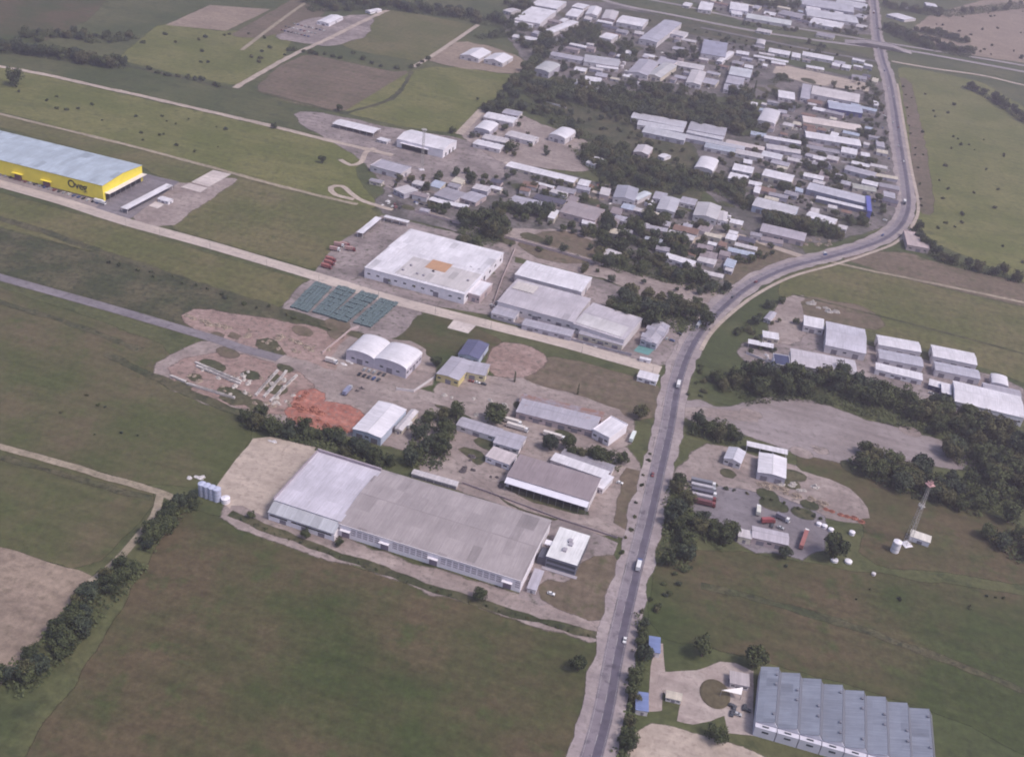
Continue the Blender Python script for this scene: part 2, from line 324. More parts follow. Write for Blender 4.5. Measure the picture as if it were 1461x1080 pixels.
 ('field', 'grass plot beside the road bend', [(1040,380),(1055,345),(1100,352),(1140,362),(1085,392),(1040,412)], brown, Z3),
 ('scrubland', 'overgrown plot with bushes in the middle of the district', [(745,130),(800,120),(900,160),(990,210),(1000,300),(900,262),(840,235),(820,180)], scrub, Z2),
 ('paved_yard', 'paved lots of the dense warehouse quarter', [(900,165),(1060,180),(1100,150),(1100,90),(1270,120),(1290,250),(1290,310),(1180,345),(1080,340),(1000,260),(980,230)], lots, Z1),
 ('dirt_yard', 'long bare orange tan lot behind the long white hall', [(1103,104),(1110,92),(1222,116),(1240,120),(1238,131),(1150,119)], pdirt, Z4),
 ('paved_yard', 'yards of the upper warehouse quarter beside the highway', [(735,0),(880,5),(1060,60),(1100,80),(1090,140),(900,130),(760,100),(720,40)], lots, Z1),
 ('paved_yard', 'yards of the quarter beyond the highway', [(960,-10),(1245,-30),(1245,50),(1060,30)], lots, Z1),
 ('dirt_yard', 'dirt lot with curved tracks at the right warehouses', [(1100,470),(1110,445),(1130,425),(1148,424),(1148,450),(1140,480),(1115,490)], dirt, Z3),
 ('field', 'rubble strewn grass behind the right warehouses', [(1140,424),(1240,440),(1262,470),(1150,455)], brown, Z3),
 ('paved_yard', 'paved yards around the warehouses at the right', [(1070,490),(1140,470),(1250,500),(1420,540),(1461,560),(1461,600),(1340,590),(1250,550),(1100,530),(1060,510)], mixed, Z2),
 ('dirt_yard', 'brown lot around the pair of white barns at the top middle', [(610,85),(660,60),(700,68),(745,85),(735,105),(650,95)], tan, Z3),
 ('dirt_yard', 'dirt scrap yard with parked cars near the top', [(395,55),(440,28),(530,22),(520,50),(470,66),(420,58)], mixed, Z3),
 ('field', 'verge with bushes between highway lanes', [(880,12),(1240,80),(1260,95),(1100,70),(880,30)], scrub, Z2),
]
random.seed(77)
for where, n, (x0, x1, y0, y1), mt_, z_ in (('in the block yard', 12, (245,430,515,590), scrub, Z6), ('in the dirt yard of the sheds', 12, (630,880,570,690), scrub, Z4), ('between the roofs of the middle yards', 26, (570,1050,250,400), scrub, Z5),
      ('on the churned bank', 7, (300,500,462,520), brown, Z6), ('in the crowded quarter', 26, (1060,1250,110,320), scrub, Z5), ('in the upper quarter', 16, (770,1080,20,125), scrub, Z5), ('on the brown dirt yard', 8, (1010,1220,665,735), scrub, Z5), ('in the gravel lot', 4, (1040,1300,585,650), dirt, Z5)):
    for k in range(n):
        x, y = random.uniform(x0, x1), random.uniform(y0, y1); a = random.uniform(5, 16)*(.5+y/900); b_ = a*random.uniform(.25, .55)
        PT.append(('weed_patch', 'ragged patch of weeds '+where, [(x+a*math.cos(t*.9)*random.uniform(.6, 1.2)+b_*.4*math.sin(t*.9), y+a*.25*math.cos(t*.9)+b_*math.sin(t*.9)*random.uniform(.6, 1.2)) for t in range(7)], mt_, z_))
for nm, lb, pts, mt, z in PT:
    crisp = lb.startswith(('narrow dirt strip', 'pale dirt forecourt', 'pale bare yard', 'pinkish grey paved', 'grey paved yard', 'pinkish bare', 'bare brown field', 'pale car park', 'grey yard', 'long bare orange')); hard = nm in ('concrete_slab', 'tennis_court'); yard = 'yard' in nm or 'lot' in nm or 'rubble' in nm
    patch(nm, lb, pts, mt, z+.00012*PT.index((nm, lb, pts, mt, z)), 0 if hard else 1.6 if crisp else 9.0 if yard else 5.5, 0 if hard else .7 if crisp else 2.4 if yard else 1.6)
# ---------------------------------------------------------------- roads
main = [(720,1480),(762,1340),(798,1220),(828,1120),(845,1075),(862,1010),(875,940),(888,880),(905,808),(920,750),(936,680),(952,610),(963,550),(978,505),(1000,468),(1035,432),(1075,402),(1125,380),(1180,366),(1228,352),(1262,338),(1284,318),(1293,292),(1290,255),(1282,205),(1274,150),(1267,112),(1258,84),(1251,50),(1248,20),(1244,-12),(1240,-40)]
ribbon('road_shoulder', 'pale dirt shoulders of the winding main road', main, 17.5, should, .42, 3.0, cat='road', rag=3)
ribbon('road', 'two lane asphalt main road winding from bottom to top right', main, 9.5, tarm, .47, .6)
ribbon('road', 'newly surfaced dark lane of the winding main road', main, 3.6, laned, .49, .8, 2.4)
mP = smooth([G(*p) for p in main], 3.0)
bm = bmesh.new()
for i in range(0, len(mP)-2):
    a, b = mP[i], mP[i+1]; t = (b-a).normalized(); nr = Vector((-t.y, t.x, 0))
    for off, w, on in ((0, .09, i % 4 < 2), (4.2, .06, True), (-4.2, .06, True)):
        if on:
            q = [a+nr*(off-w), a+nr*(off+w), b+nr*(off+w), b+nr*(off-w)]
            bm.faces.new([bm.verts.new((v.x, v.y, .30)) for v in q])
bmesh.ops.recalc_face_normals(bm, faces=bm.faces)
tag(mk('road_marking', bm, paint), 'white centre dashes and edge lines on the main road', 'marking', None, 'structure')
ribbon('path', 'pale path following the right side of the main road', [(1000,500),(1014,476),(1040,450),(1080,420),(1130,395),(1190,378),(1240,362),(1280,345),(1304,318),(1310,290),(1300,240),(1290,180),(1280,120)], 2.5, pdirt, .46, .8, cat='path')
ribbon('road', 'pale concrete road crossing from the yellow warehouse to the main road', [(-60,246),(0,262.5),(90,288),(180,317),(300,350),(455,396),(560,428),(680,459),(800,489),(870,509),(942,529)], 12, croad, .39, 1.0)
ribbon('road', 'narrow grey road at the left leading to the block yard', [(-60,378),(0,396),(150,438),(300,482),(345,497),(430,520)], 8, asph, .38, 1.2)
ribbon('road', 'wide dirt road past the twin hangar to the grey sheds', [(400,511),(470,535),(540,553),(610,565),(680,592),(760,640)], 10, dirt, .4, 2, rag=3)
ribbon('dirt_track', 'straight dirt track crossing the upper left fields', [(-60,86),(44,103),(150,126),(270,153),(386,180),(450,196),(522,213),(560,222)], 6, pdirt, .36, 1.5, cat='track', rag=1.5)
ribbon('dirt_track', 'faint track behind the yellow warehouse', [(-60,146),(0,163),(200,212),(400,266),(510,292)], 3.5, track, .33, 1.5, cat='track', rag=1)
ribbon('dirt_track', 'grassy track from the left edge to the hedge', [(-60,620),(0,637),(110,668),(225,702),(250,712)], 3.5, track, .33, 1.5, cat='track', rag=1)
ribbon('dirt_track', 'narrow track along the long hedge at left', [(228,704),(220,735),(190,775),(150,815),(128,830)], 3.0, track, .34, 1.5, cat='track', rag=1)
ribbon('dirt_track', 'dirt lane climbing past the brown ploughed parcel', [(335,126),(380,100),(420,78),(470,55),(520,30),(555,14)], 6, pdirt, .36, 1.5, cat='track', rag=1.5)
ribbon('dirt_track', 'dirt lane leading down from the two small barns', [(590,96),(620,78),(650,58),(682,36)], 5, pdirt, .36, 1.5, cat='track')
ribbon('dirt_track', 'lane beside the bright green parcel', [(655,192),(668,178),(690,155)], 8, pdirt, .36, 1.5, cat='track')
ribbon('dirt_track', 'lane in the top left between fields', [(345,72),(400,30),(440,2),(470,-15)], 4, track, .35, 1.5, cat='track')
ribbon('dirt_track', 'looping dirt track at the end of the faint track', [(560,300),(520,288),(503,278),(488,266),(472,268),(478,278),(505,285)], 4, pdirt, .36, 1.5, cat='track')
ribbon('dirt_track', 'looping dirt track beside the dirt road by the hangar', [(485,228),(500,236),(515,232),(522,218),(535,212)], 4, pdirt, .365, 1.5, cat='track')
ribbon('dirt_track', 'pale track crossing the right meadow', [(1170,370),(1240,386),(1300,398),(1461,432),(1520,446)], 3, track, .34, 1.5, cat='track')
ribbon('dirt_track', 'service lane below the highway at the right', [(1272,88),(1330,98),(1400,108),(1461,122),(1520,134)], 7, pdirt, .36, 1.5, cat='track')
ribbon('dirt_track', 'dirt lane joining the road bend from the left', [(960,350),(1020,338),(1060,338),(1110,355),(1150,368)], 7, pdirt, .37, 1.5, cat='track')
ribbon('dirt_track', 'entrance lane into the gravel lot', [(965,590),(1000,588),(1040,592),(1080,596)], 10, dirt, .37, 2, cat='track')
ribbon('dirt_track', 'tyre worn lane through the yard of the brown roofed warehouse', [(640,640),(690,680),(730,712),(800,735),(850,745),(885,760),(900,765)], 7, dirt, .37, 2, cat='track', rag=2)
ribbon('dirt_track', 'sandy lane behind the long wall of the white factory', [(600,300),(680,325),(800,358),(880,385),(950,412)], 4, dirt, .36, 1.5, cat='track')
ribbon('path', 'worn path through the olive meadow at the right', [(1130,420),(1250,450),(1330,470),(1461,505)], 1.2, scrub, .33, 1.2, cat='path')
ribbon('road', 'narrow paved lane below the trees of the vaulted sheds', [(720,232),(760,246),(830,268),(880,285)], 5, croad, .36, 1, cat='road')
ribbon('highway', 'near carriageway of the highway across the top right', [(780,-25),(880,6),(960,22),(1061,42),(1150,56),(1230,66),(1290,72),(1370,86),(1461,103),(1540,118)], 11, hwy, .43, 1.5)
ribbon('highway', 'far carriageway of the highway across the top right', [(830,-28),(900,-6),(980,10),(1061,28),(1150,43),(1235,57),(1290,66),(1370,79),(1461,94),(1540,108)], 9, hwy, .44, 1.5)
ribbon('road', 'service road between the highway and the upper quarter', [(1000,40),(1061,52),(1120,64),(1180,76),(1250,88)], 6, asph, .41, 1.5)
for lb, pts, w in (('dark overgrown ditch below the block yard', [(150,505),(215,535),(290,570),(350,592),(420,618)], 4), ('overgrown ditch above the grey left road', [(-40,300),(60,330),(180,372),(300,412),(430,452),(520,482)], 5),
  ('brown overgrown verge along the lane of the longest warehouse', [(328,732),(420,768),(560,819),(700,866),(858,908)], 2),
  ('faint ditch through the middle left field', [(-40,420),(100,462),(200,500)], 2), ('dark field border beside the bottom meadow track', [(0,652),(120,686),(215,712)], 1.5), ('worn tractor trail across the dark meadow above the saw tooth roof', [(1000,835),(1100,860),(1250,905),(1461,985)], 2),
  ('overgrown border of the brown ploughed parcel', [(366,130),(440,150),(490,162)], 3), ('scrubby border between upper pastures', [(160,90),(230,105),(330,128)], 3), ('hedge line of the bright green parcel', [(588,102),(560,140),(492,162)], 2)):
    ribbon('ditch', lb, pts, w, scrub, .31, 3, cat='ditch', rag=2.5)
# the highway crosses the main road on a low bridge
def overpass():
    a, b = G(1208,60), G(1303,76); d = b-a; r = root('overpass', 'low concrete bridge carrying the highway over the main road', 'bridge', a.lerp(b, .47), math.atan2(d.y, d.x))
    L = d.length/2; cm = smat('bridge_concrete', (.30, .27, .27), .9, .15, .1); w = 13; g = 13
    top = [(-L, .28), (-L*.7, 2.2), (-g-8, 5.4), (g+8, 5.4), (L*.7, 2.2), (L, .28)]
    bm = bmesh.new(); prism(bm, top+[(g+1, 4.3), (-g-1, 4.3)][:0]+[(g+8.1, 4.2), (-g-8.1, 4.2)], -w, w, 'y'); mk('deck', bm, asph0, r)
    for q in (-1, 1):
        bm = bmesh.new(); prism(bm, [(q*g, .05), (q*g, 4.18), (q*(g+8), 4.19), (q*L*.7, 1.9), (q*L*.97, .1)], -w+.2, w-.2, 'y'); mk('embankment', bm, grass, r)
        bm = bmesh.new(); prism(bm, [(-L*.7, 2.22), (-g-8, 5.42), (g+8, 5.42), (L*.7, 2.22), (L*.7, 2.9), (g+8, 6.2), (-g-8, 6.2), (-L*.7, 2.9)], q*w-.2*q-.15, q*w-.2*q+.15, 'y'); mk('parapet', bm, cm, r)
        mk('abutment', B_((q*g-.9*q-.3, q*g-.9*q+.3, -w+.5, w-.5, .1, 4.15)), cm, r)
asph0 = gmat('highway_asphalt', (.27, .235, .25), (.33, .29, .30), (.23, .2, .21), .03, False, .15)
overpass()
# ---------------------------------------------------------------- buildings
SK = []; RECT = []
def free(x, y, m):
    for cx, cy, c, s_, hx, hy in RECT:
        dx, dy = x-cx, y-cy
        if abs(dx*c+dy*s_) < hx+m and abs(-dx*s_+dy*c) < hy+m: return False
    return all((q.x-x)**2+(q.y-y)**2 > (10+m)**2 for q in mP)
def frame(p0, p1, p2, h):
    """front left, front right, back right eave corners as seen -> centre, angle, half sizes"""
    a, b, c = G(*p0, h), G(*p1, h), G(*p2, h); u = b-a; v = c-b
    au = math.atan2(u.y, u.x); av = math.atan2(v.y, v.x)-PI/2
    dif = (av-au+PI) % (2*PI)-PI
    SK.append((round(math.degrees(dif)), p0))
    wu, wv = u.length, v.length
    ang = au + dif*(wv/(wu+wv))*.5
    cx = (a+c)/2
    return Vector((cx.x, cx.y, 0)), ang, wu/2, wv/2*max(.6, math.cos(dif))
def profile(style, half, rise, ov=.35):
    """top line of the roof over the span -half..half as [(s,z)] above the eave"""
    w = half+ov
    if style == 'a':
        return [(-w*math.cos(t*PI/12), rise*math.sin(t*PI/12)) for t in range(13)]
    if style == 'g':
        e = -rise*ov/half
        return [(-w, e), (0, rise), (w, -rise*ov/half)]
    if style == 's':
        return [(-w, 0), (w, rise)]
    return [(-w, .25), (w, .25)]
def roof_bm(style, ax, hx, hy, h, rise, th=.22):
    bm = bmesh.new(); half, ln = (hy, hx) if ax == 'x' else (hx, hy)
    t = [(a, h+z+.02) for a, z in profile(style, half, rise)]
    pr = t + [(a, z-th) for a, z in reversed(t)]
    prism(bm, pr, -ln-.4, ln+.4, ax); return bm
def wall_bm(style, ax, hx, hy, h, rise):
    bm = bmesh.new(); half, ln = (hy, hx) if ax == 'x' else (hx, hy)
    t = [(max(-half, min(half, a)), h+max(z, 0)-.2) for a, z in profile(style, half, rise, .0)]
    prism(bm, [(-half, 0)]+t+[(half, 0)], -ln, ln, ax); return bm
def hall(name, label, cat, p0, p1, p2, h, st='gx', rise=1.5, wall=OW, roof=GR, rust=0, nd=1, nw=3, open_=False, group=None, parapet=False, right=True):
    c, ang, hx, hy = frame(p0, p1, p2, h)
    r = root(name, label, cat, c, ang, group); RECT.append((c.x, c.y, math.cos(ang), math.sin(ang), hx, hy))
    sty = st[0]; ax = st[1] if len(st) > 1 else ('x' if hx > hy else 'y')
    wm = wallmat(wall); rm = roofmat(roof, ax, rust)
    if open_:
        k = max(2, int(hx*2/7)+1)
        for i in range(k):
            x = -hx+.3+(2*hx-.6)*i/(k-1)
            for y in (-hy+.3, hy-.3): mk('post', B_((x-.15, x+.15, y-.15, y+.15, 0, h-.15)), wm, r)
    else:
        mk('wall', wall_bm(sty, ax, hx, hy, h, rise), wm, r)
        dw = min(4.5, hx*.5); dh = min(4.5, h*.62)
        for i in range(nd):
            x = -hx+2*hx*(i+.5)/nd + random.uniform(-.12, .12)*hx/nd
            d = mk('door', B_((x-dw/2, x+dw/2, -hy-.07, -hy+.1, 0.02, dh)), doorm, r)
            mk('door_frame', B_((x-dw/2-.2, x+dw/2+.2, -hy-.13, -hy+.1, dh+.02, dh+.3)), wm, d)
        for i in range(nw):
            x = -hx+2*hx*(i+.5)/nw; 
            if nd and min(abs(x-(-hx+2*hx*(j+.5)/nd)) for j in range(nd)) < dw*.75: continue
            ww = min(1.3, hx/nw*.6)
            mk('window', B_((x-ww, x+ww, -hy-.05, -hy+.1, h*.42, h*.42+min(1.3, h*.25))), glass, r)
        sx = hx if c.x < 30 else -hx          # the gable wall that looks towards the photographer
        if hy > 3:
            a, b = sorted((sx, sx+math.copysign(.06, sx)))
            mk('side_door', B_((a, b, -min(2, hy*.3), min(2, hy*.3), .02, dh)), doorm, r)
    mk('roof', roof_bm(sty, ax, hx, hy, h, rise), rm, r)
    if sty == 'g' and not open_ and 40 < hx*hy < 1500:
        L = hx if ax == 'x' else hy; q = bmesh.new(); prism(q, [(-.35, h+rise+.02), (0, h+rise+.06), (.35, h+rise+.02), (0, h+rise-.1)], -L-.2, L+.2, ax)
        mk('ridge_cap', q, roofmat(tuple(v*.85 for v in roof), 'z' if False else ('y' if ax == 'x' else 'x')), r)
    if parapet:
        q = .25; z0, z1 = h-.3, h+.95
        mk('parapet', B_((-hx-q, hx+q, hy, hy+q, z0, z1), (-hx-q, -hx, -hy, hy, z0, z1), (hx, hx+q, -hy, hy, z0, z1), (-hx-q, hx+q, -hy-q, -hy, z0, z1)), wm, r)
    return r, hx, hy
# big yellow distribution warehouse (its left end runs out of the picture)
YEL = smat('yellow_cladding', (.86, .70, .08), .6, .1, .1)
r, hx, hy = hall('warehouse', 'huge yellow walled warehouse with pale blue roof at the left edge', 'warehouse', (-110,200.5), (146,265), (202,236), 15, 'gx', 2.2, (.6,.42,.05), (.46,.52,.60), nd=0, nw=0)
[o for o in r.children if o.name.startswith('wall')][0].data.materials[0] = YEL
for x in (hx-58, hx-88, hx-118, hx-148):
    d = mk('dock', B_((x-3.2, x+3.2, -hy-1.5, -hy+.2, 0, 5.2)), smat('dock_maroon', (.16,.08,.09), .8), r)
    mk('dock_canopy', B_((x-5.5, x+5.5, -hy-2.6, -hy-.02, 6.3, 6.6)), YEL, d)
mk('plinth', B_((-hx, hx, -hy-.08, -hy+.1, 0.02, 1.1)), smat('plinth_dark', (.17,.14,.14), .8), r)
aw = mk('side_awning', B_((hx+.02, hx+5, -hy+2, hy-.5, 7.2, 7.6)), smat('awning_white', (.75,.68,.68), .7), r)
for i in range(8): mk('awning_post', B_((hx+4.4, hx+4.7, -hy+3+i*(2*hy-5)/7-.15, -hy+3+i*(2*hy-5)/7+.15, 0, 7.15)), smat('steel', (.3,.28,.3), .5), aw)
mk('dark_bay', B_((hx+.01, hx+.12, -hy+3, hy-3, .02, 5.5)), dark, r)
cu = bpy.data.curves.new('sign', 'FONT'); cu.body = 'Oveg'; cu.size = 9.5; cu.extrude = .12; cu.offset = .16; cu.space_character = .95
to = bpy.data.objects.new('sign', cu); C.objects.link(to); dg = bpy.context.evaluated_depsgraph_get()
me = bpy.data.meshes.new_from_object(to.evaluated_get(dg)); bpy.data.objects.remove(to)
me.transform(Matrix.Rotation(PI/2, 4, 'X')); me.materials.clear(); me.materials.append(smat('sign_dark', (.03,.03,.02), .6))
lt = bpy.data.objects.new('lettering', me); C.objects.link(lt); lt.parent = r; lt.location = (hx-36, -hy-.15, 6.0)
T = [
 # label, name, cat, p0, p1, p2, h, style, rise, wall, roof, options
 ('long bright white canopy on posts beside the yellow warehouse yard','canopy','canopy',(173,296.5),(182,299),(246,265),4.5,'fx',0,OW,WH,dict(open_=True)),
 ('small white shed on the construction ground beside the two slabs','shed','shed',(225,283.5),(240,288),(247,284.5),3,'gx',.6,WH,WH,{}),
 ('long low cream shed with open front beside the upper dirt road','shed','shed',(475,176.5),(533,190.5),(543,184),4.5,'gx',1.2,OW,WH,dict(open_=True)),
 ('tiny white roof left of the white hangar','shed','shed',(538,199),(552,203),(557,200),3,'fx',.3,OW,WH,{}),
 ('flat lilac roofed building below the white hangar','building','building',(529,237),(572,249),(586,239.5),5.5,'fx',0,OW,GR,dict(parapet=True)),
 ('left one of the two bright white barns by the bare lot','barn','barn',(658.5,79),(684.5,85),(699,74),5.5,'gy',3,OW,WH,{}),
 ('right one of the two bright white barns by the bare lot','barn','barn',(691.5,85),(718,91),(731,81.5),5.5,'gy',3,OW,WH,{}),
 ('white roofed shed above the scrap yard cars','shed','shed',(454,31),(471,34.5),(487.5,24),4.5,'gy',1.2,WH,WH,{}),
 ('small white shed at the upper end of the dirt lane','shed','shed',(525,16.5),(531,19),(541,13),3.5,'gy',.8,WH,WH,{}),
 ('long white vaulted shed topmost of the vaulted cluster','shed','shed',(691.5,167.5),(733,176.5),(738,169),5,'ax',1.8,OW,WH,{}),
 ('square white vaulted shed at the left of the vaulted cluster','shed','shed',(674.5,183.5),(697,188),(713,178),6,'ay',2.2,GR,WH,{}),
 ('white gabled shed right of the dark round tree in the cluster','shed','shed',(723,193),(762,203.5),(767,196),5,'gx',1.2,OW,OW,{}),
 ('pale gabled shed between the vault and the lowest shed of the cluster','shed','shed',(688,197),(721,204),(726,198),4.5,'gx',1.0,OW,OW,{}),
 ('lowest white shed of the vaulted cluster','shed','shed',(677.5,205),(715,214.5),(717.5,207.5),4.5,'gx',.8,OW,WH,{}),
 ('white vaulted hall standing alone right of the vaulted cluster','hall','hall',(785,193),(807.5,199.5),(820.5,188.5),6.5,'ay',2.6,OW,WH,{}),
 ('grey roofed hut behind the vaulted cluster','hut','hut',(717,161),(740,166),(745,160),4,'gx',.8,OW,GR,{}),
 ('very long bright white shed beside the narrow paved lane','shed','shed',(724,237),(820,261.5),(823,254),4,'gx',1,CR,WH,dict(nd=5,nw=9)),
 ('short white shed continuing the very long bright shed','shed','shed',(824,263),(838.5,266),(843,258.5),4,'gx',.8,OW,WH,{}),
 ('white diamond shaped roof near the end of the loop track','building','building',(565,271),(578,279),(593,270.5),5,'fx',0,GR,OW,{}),
 ('broad mauve roof of the messy yard left of the dense tree clump','shed','shed',(621,278),(650,287.5),(665,276),4.5,'gx',1,OW,MG,{}),
 ('mauve gabled roof touching the dense tree clump','shed','shed',(660,283),(681,290.5),(691,279),4.5,'gx',1,PK,GR,{}),
 ('low striped white roof in front of the broad mauve roof','shed','shed',(612,285),(637,292),(642,288),3,'gx',.5,OW,WH,dict(open_=True)),
 ('low pinkish white roof next to the striped white roof','shed','shed',(638,292),(665,297),(671,293),3,'gx',.5,PK,WH,{}),
 ('narrow white gate canopy on the wall behind the white factory','canopy','canopy',(549,310),(582,318.5),(583,315.5),4,'fx',0,WH,WH,dict(open_=True)),
 ('white truck canopy at the left corner of the white factory yard','canopy','canopy',(509.5,331.5),(517.5,333.5),(544,311.5),4.5,'fx',0,OW,WH,dict(open_=True)),
 ('upper small white house inside the dense tree clump','house','house',(684,312.5),(700,316.5),(705,310.5),4,'gx',1,WH,WH,{}),
 ('lower small white house inside the dense tree clump','house','house',(695,321.5),(712,325),(716,319),4,'gx',1,WH,WH,{}),
 ('white flat roofed hall right of the large white factory','hall','hall',(735,391.5),(830,416.5),(844.5,396),8,'gx',.8,OW,WH,dict(nd=3,nw=6)),
 ('low grey lean to annex at the left front of the joined factories','annex','annex',(703.5,446),(735,455.5),(739,444),5,'gx',.8,OW,GR,{}),
 ('low strip annex with pipes in the middle of the joined factories','annex','annex',(745,463),(815,480),(819,471),4.5,'gx',.5,GR,GR,dict(nd=3,nw=5)),
 ('low front annex of the right grey factory','annex','annex',(826,476),(888,493),(893,484),4.5,'fx',0,CR,GR,dict(nd=3,nw=7)),
 ('small cream roofed hut on the white road side of the factories','hut','hut',(745,464),(763,469),(767,463),3.5,'fx',0,CR,WH,{}),
 ('white gabled kiosk at the end of the concrete road','kiosk','kiosk',(909,537),(936,544),(941,535),4,'gx',1,WH,WH,{}),
 ('tiny white box below the teal court','container','container',(913,511.5),(928,515),(929,512.5),2.6,'fx',0,WH,WH,dict(nd=1,nw=0)),
 ('bright white factory roof beside the orange rubble','factory','factory',(504,611.5),(544,624.5),(579,584),6.5,'gy',1,BL,WH,dict(nd=2,nw=3)),
 ('cream covered trailer shed right of the bright white factory roof','shed','shed',(563,611),(573,614),(597,587),4,'gy',.8,CR,OW,{}),
 ('pale yellow walled building with lilac roof beside the round tree','building','building',(625,533),(656,543),(674,517),6,'gy',.8,(.62,.52,.26),GR,dict(nw=4)),
 ('right wing of the pale yellow walled building','building','building',(659,529),(693,536),(698,520),5.5,'gx',.7,(.62,.55,.36),GR,{}),
 ('dark blue roofed workshop near the pale slab','workshop','workshop',(656,505),(685,513),(695,491),5.5,'gy',1.4,BL,(.14,.14,.24),{}),
 ('long lilac roofed shed below the rusty roof','shed','shed',(737,587),(849,615),(857,594),5.5,'gx',1,PK,GR,dict(nd=6,nw=8,rust=.08)),
 ('long rusty red roofed shed behind the long lilac roof','shed','shed',(741,573),(858,600),(862,588),5.2,'gx',.6,PK,MG,dict(rust=.75,nd=3)),
 ('white end block at the right of the long lilac roofed shed','building','building',(850,615),(872,628),(891,605),6.5,'fx',0,WH,WH,dict(parapet=True)),
 ('grey shed roof beside the tall hedge trees','shed','shed',(652,606),(710,624),(717,612),4.5,'gx',1,OW,GR,{}),
 ('grey end wing below the grey shed roof','shed','shed',(706,631),(742,642),(749,623),4.5,'gx',.8,OW,GR,{}),
 ('cream cube like house beside the yellowish bushes','house','house',(695,651),(728,664),(736,649),4.5,'fx',0,WH,(.62,.54,.56),{}),
 ('long white strip roof behind the brown roofed warehouse','shed','shed',(785,656),(862,682.5),(870,673),4.2,'fx',0,OW,WH,dict(nd=4,nw=8)),
 ('short white block at the right end of the strip roof','shed','shed',(852,694),(862,699),(873,680),4.1,'fx',0,OW,WH,{}),
 ('narrow blue grey roof under the dark tree row','shed','shed',(799,650),(871,674),(878,664),4,'gx',.8,OW,MG,dict(nd=3)),
 ('long low pale shed row against the hedge behind the longest warehouse','shed','shed',(588,675),(651,693),(654,687),3,'gx',.5,OW,OW,dict(nd=6,nw=0)),
 ('narrow grey container roof between longest warehouse and office block','container','container',(750.7,838.5),(763,841.5),(777,815),3,'fx',0,OW,GR,dict(nw=0)),
 ('white sheet roofed end shed leftmost of the right warehouse row','warehouse','warehouse',(1147,464),(1175,469.5),(1175,457),6,'sx',1,OW,WH,{}),
 ('large double sloped lilac warehouse in the right warehouse row','warehouse','warehouse',(1177,492),(1234,504),(1234.5,470),7,'gx',3,OW,(.58,.55,.63),dict(nd=2)),
 ('upper white hall of the middle pair at the right','warehouse','warehouse',(1252,491.5),(1312,501.5),(1312,488),7.5,'gx',1.2,OW,WH,dict(nd=3,nw=0)),
 ('lower grey hall of the middle pair at the right','warehouse','warehouse',(1254,511),(1316,522.5),(1315,509.5),6,'gx',1.0,OW,(.5,.48,.56),dict(nd=3,nw=0)),
 ('upper white hall of the far right pair','warehouse','warehouse',(1330,508),(1392,520),(1391,504),7.5,'gx',1.2,OW,WH,dict(nd=3,nw=0)),
 ('lower lilac hall of the far right pair','warehouse','warehouse',(1334,527.5),(1397,540),(1396,528),6,'gx',1.0,OW,(.52,.5,.58),dict(nd=3,nw=0)),
 ('low white shed with a brick red door below the middle pair','shed','shed',(1248,527),(1314,542),(1317,533),4.5,'fx',0,WH,WH,dict(nd=3,nw=4)),
 ('rounded cream shed behind the big white hall at the right edge','shed','shed',(1415,546),(1438,551.5),(1437,539),5,'ay',1.4,OW,WH,{}),
 ('grey lean to between the rounded cream shed and the big white hall','shed','shed',(1402,555),(1455,566),(1456,557),4.5,'gx',.6,OW,GR,{}),
 ('big white hall with strip canopies at the right edge','warehouse','warehouse',(1358,572),(1456,594),(1460,566),8,'gx',1.8,WH,WH,dict(nd=4,nw=9)),
 ('small dark blue roof in front of the big white hall','shed','shed',(1325,549),(1343,554),(1345,546),4,'fx',0,NB,WH,dict(nw=0)),
 ('tall blue end block attached to the big white hall','building','building',(1343,560),(1356,563),(1357,549),6,'fx',0,NB,WH,dict(nw=2)),
 ('broad lilac flat warehouse beside the dark entrance recess','warehouse','warehouse',(1126,519),(1219,535.5),(1222,514),7,'gx',1.2,OW,(.60,.55,.60),dict(nd=4,nw=6)),
 ('entrance block with a dark recessed roof terrace','building','building',(1102,520),(1124,523),(1128,509),6,'fx',0,WH,NB,dict(parapet=True)),
 ('low white canopy above the grey forecourt left of the entrance block','canopy','canopy',(1067,490),(1102,496.5),(1104,491),4,'fx',0,OW,WH,dict(open_=True)),
 ('cream hut between the dirt lot and the white canopy','hut','hut',(1089,481),(1111,485),(1110,476),4,'fx',0,CR,WH,{}),
 ('small grey lean to beside the tracks of the curved dirt lot','hut','hut',(1090,454),(1099,457),(1108,447),3.5,'gy',.6,OW,GR,{}),
 ('white and grey gabled barn beside the hedge of the gravel lot','barn','barn',(1031,653),(1055,660),(1066,645),5,'gy',1.5,OW,(.62,.60,.68),{}),
 ('narrow white canopy at the edge of the gravel lot','canopy','canopy',(1065,636),(1122,648),(1124,642),4.5,'fx',0,WH,WH,dict(open_=True)),
 ('bright white open barn below the narrow canopy','barn','barn',(1081.5,673),(1121,682),(1122,654),6,'gy',1,GR,WH,dict(nd=2,nw=0)),
 ('pink walled shed with lilac roof in the truck yard','shed','shed',(1072,766),(1123,776.5),(1125.5,761),5,'gx',1,PK,(.55,.50,.56),dict(nd=2,nw=3)),
 ('cream cube hut at the left end of the pink walled shed','hut','hut',(1053,765),(1071,768.5),(1073,758),4.5,'fx',0,CR,OW,dict(nw=1)),
 ('little white equipment hut at the foot of the red topped mast','hut','hut',(1297,764.5),(1325,773.5),(1330,765.5),3.5,'fx',0,WH,(.8,.74,.68),dict(nw=1)),
 ('small blue roof beside the road above the other blue roof','shed','shed',(925,929),(940,931),(943,910),3.5,'fy',0,OW,SB,dict(nw=1)),
 ('small blue roof beside the road near the bottom edge','shed','shed',(906,1012),(923,1014),(926,989),3.5,'fy',0,OW,SB,dict(nw=1)),
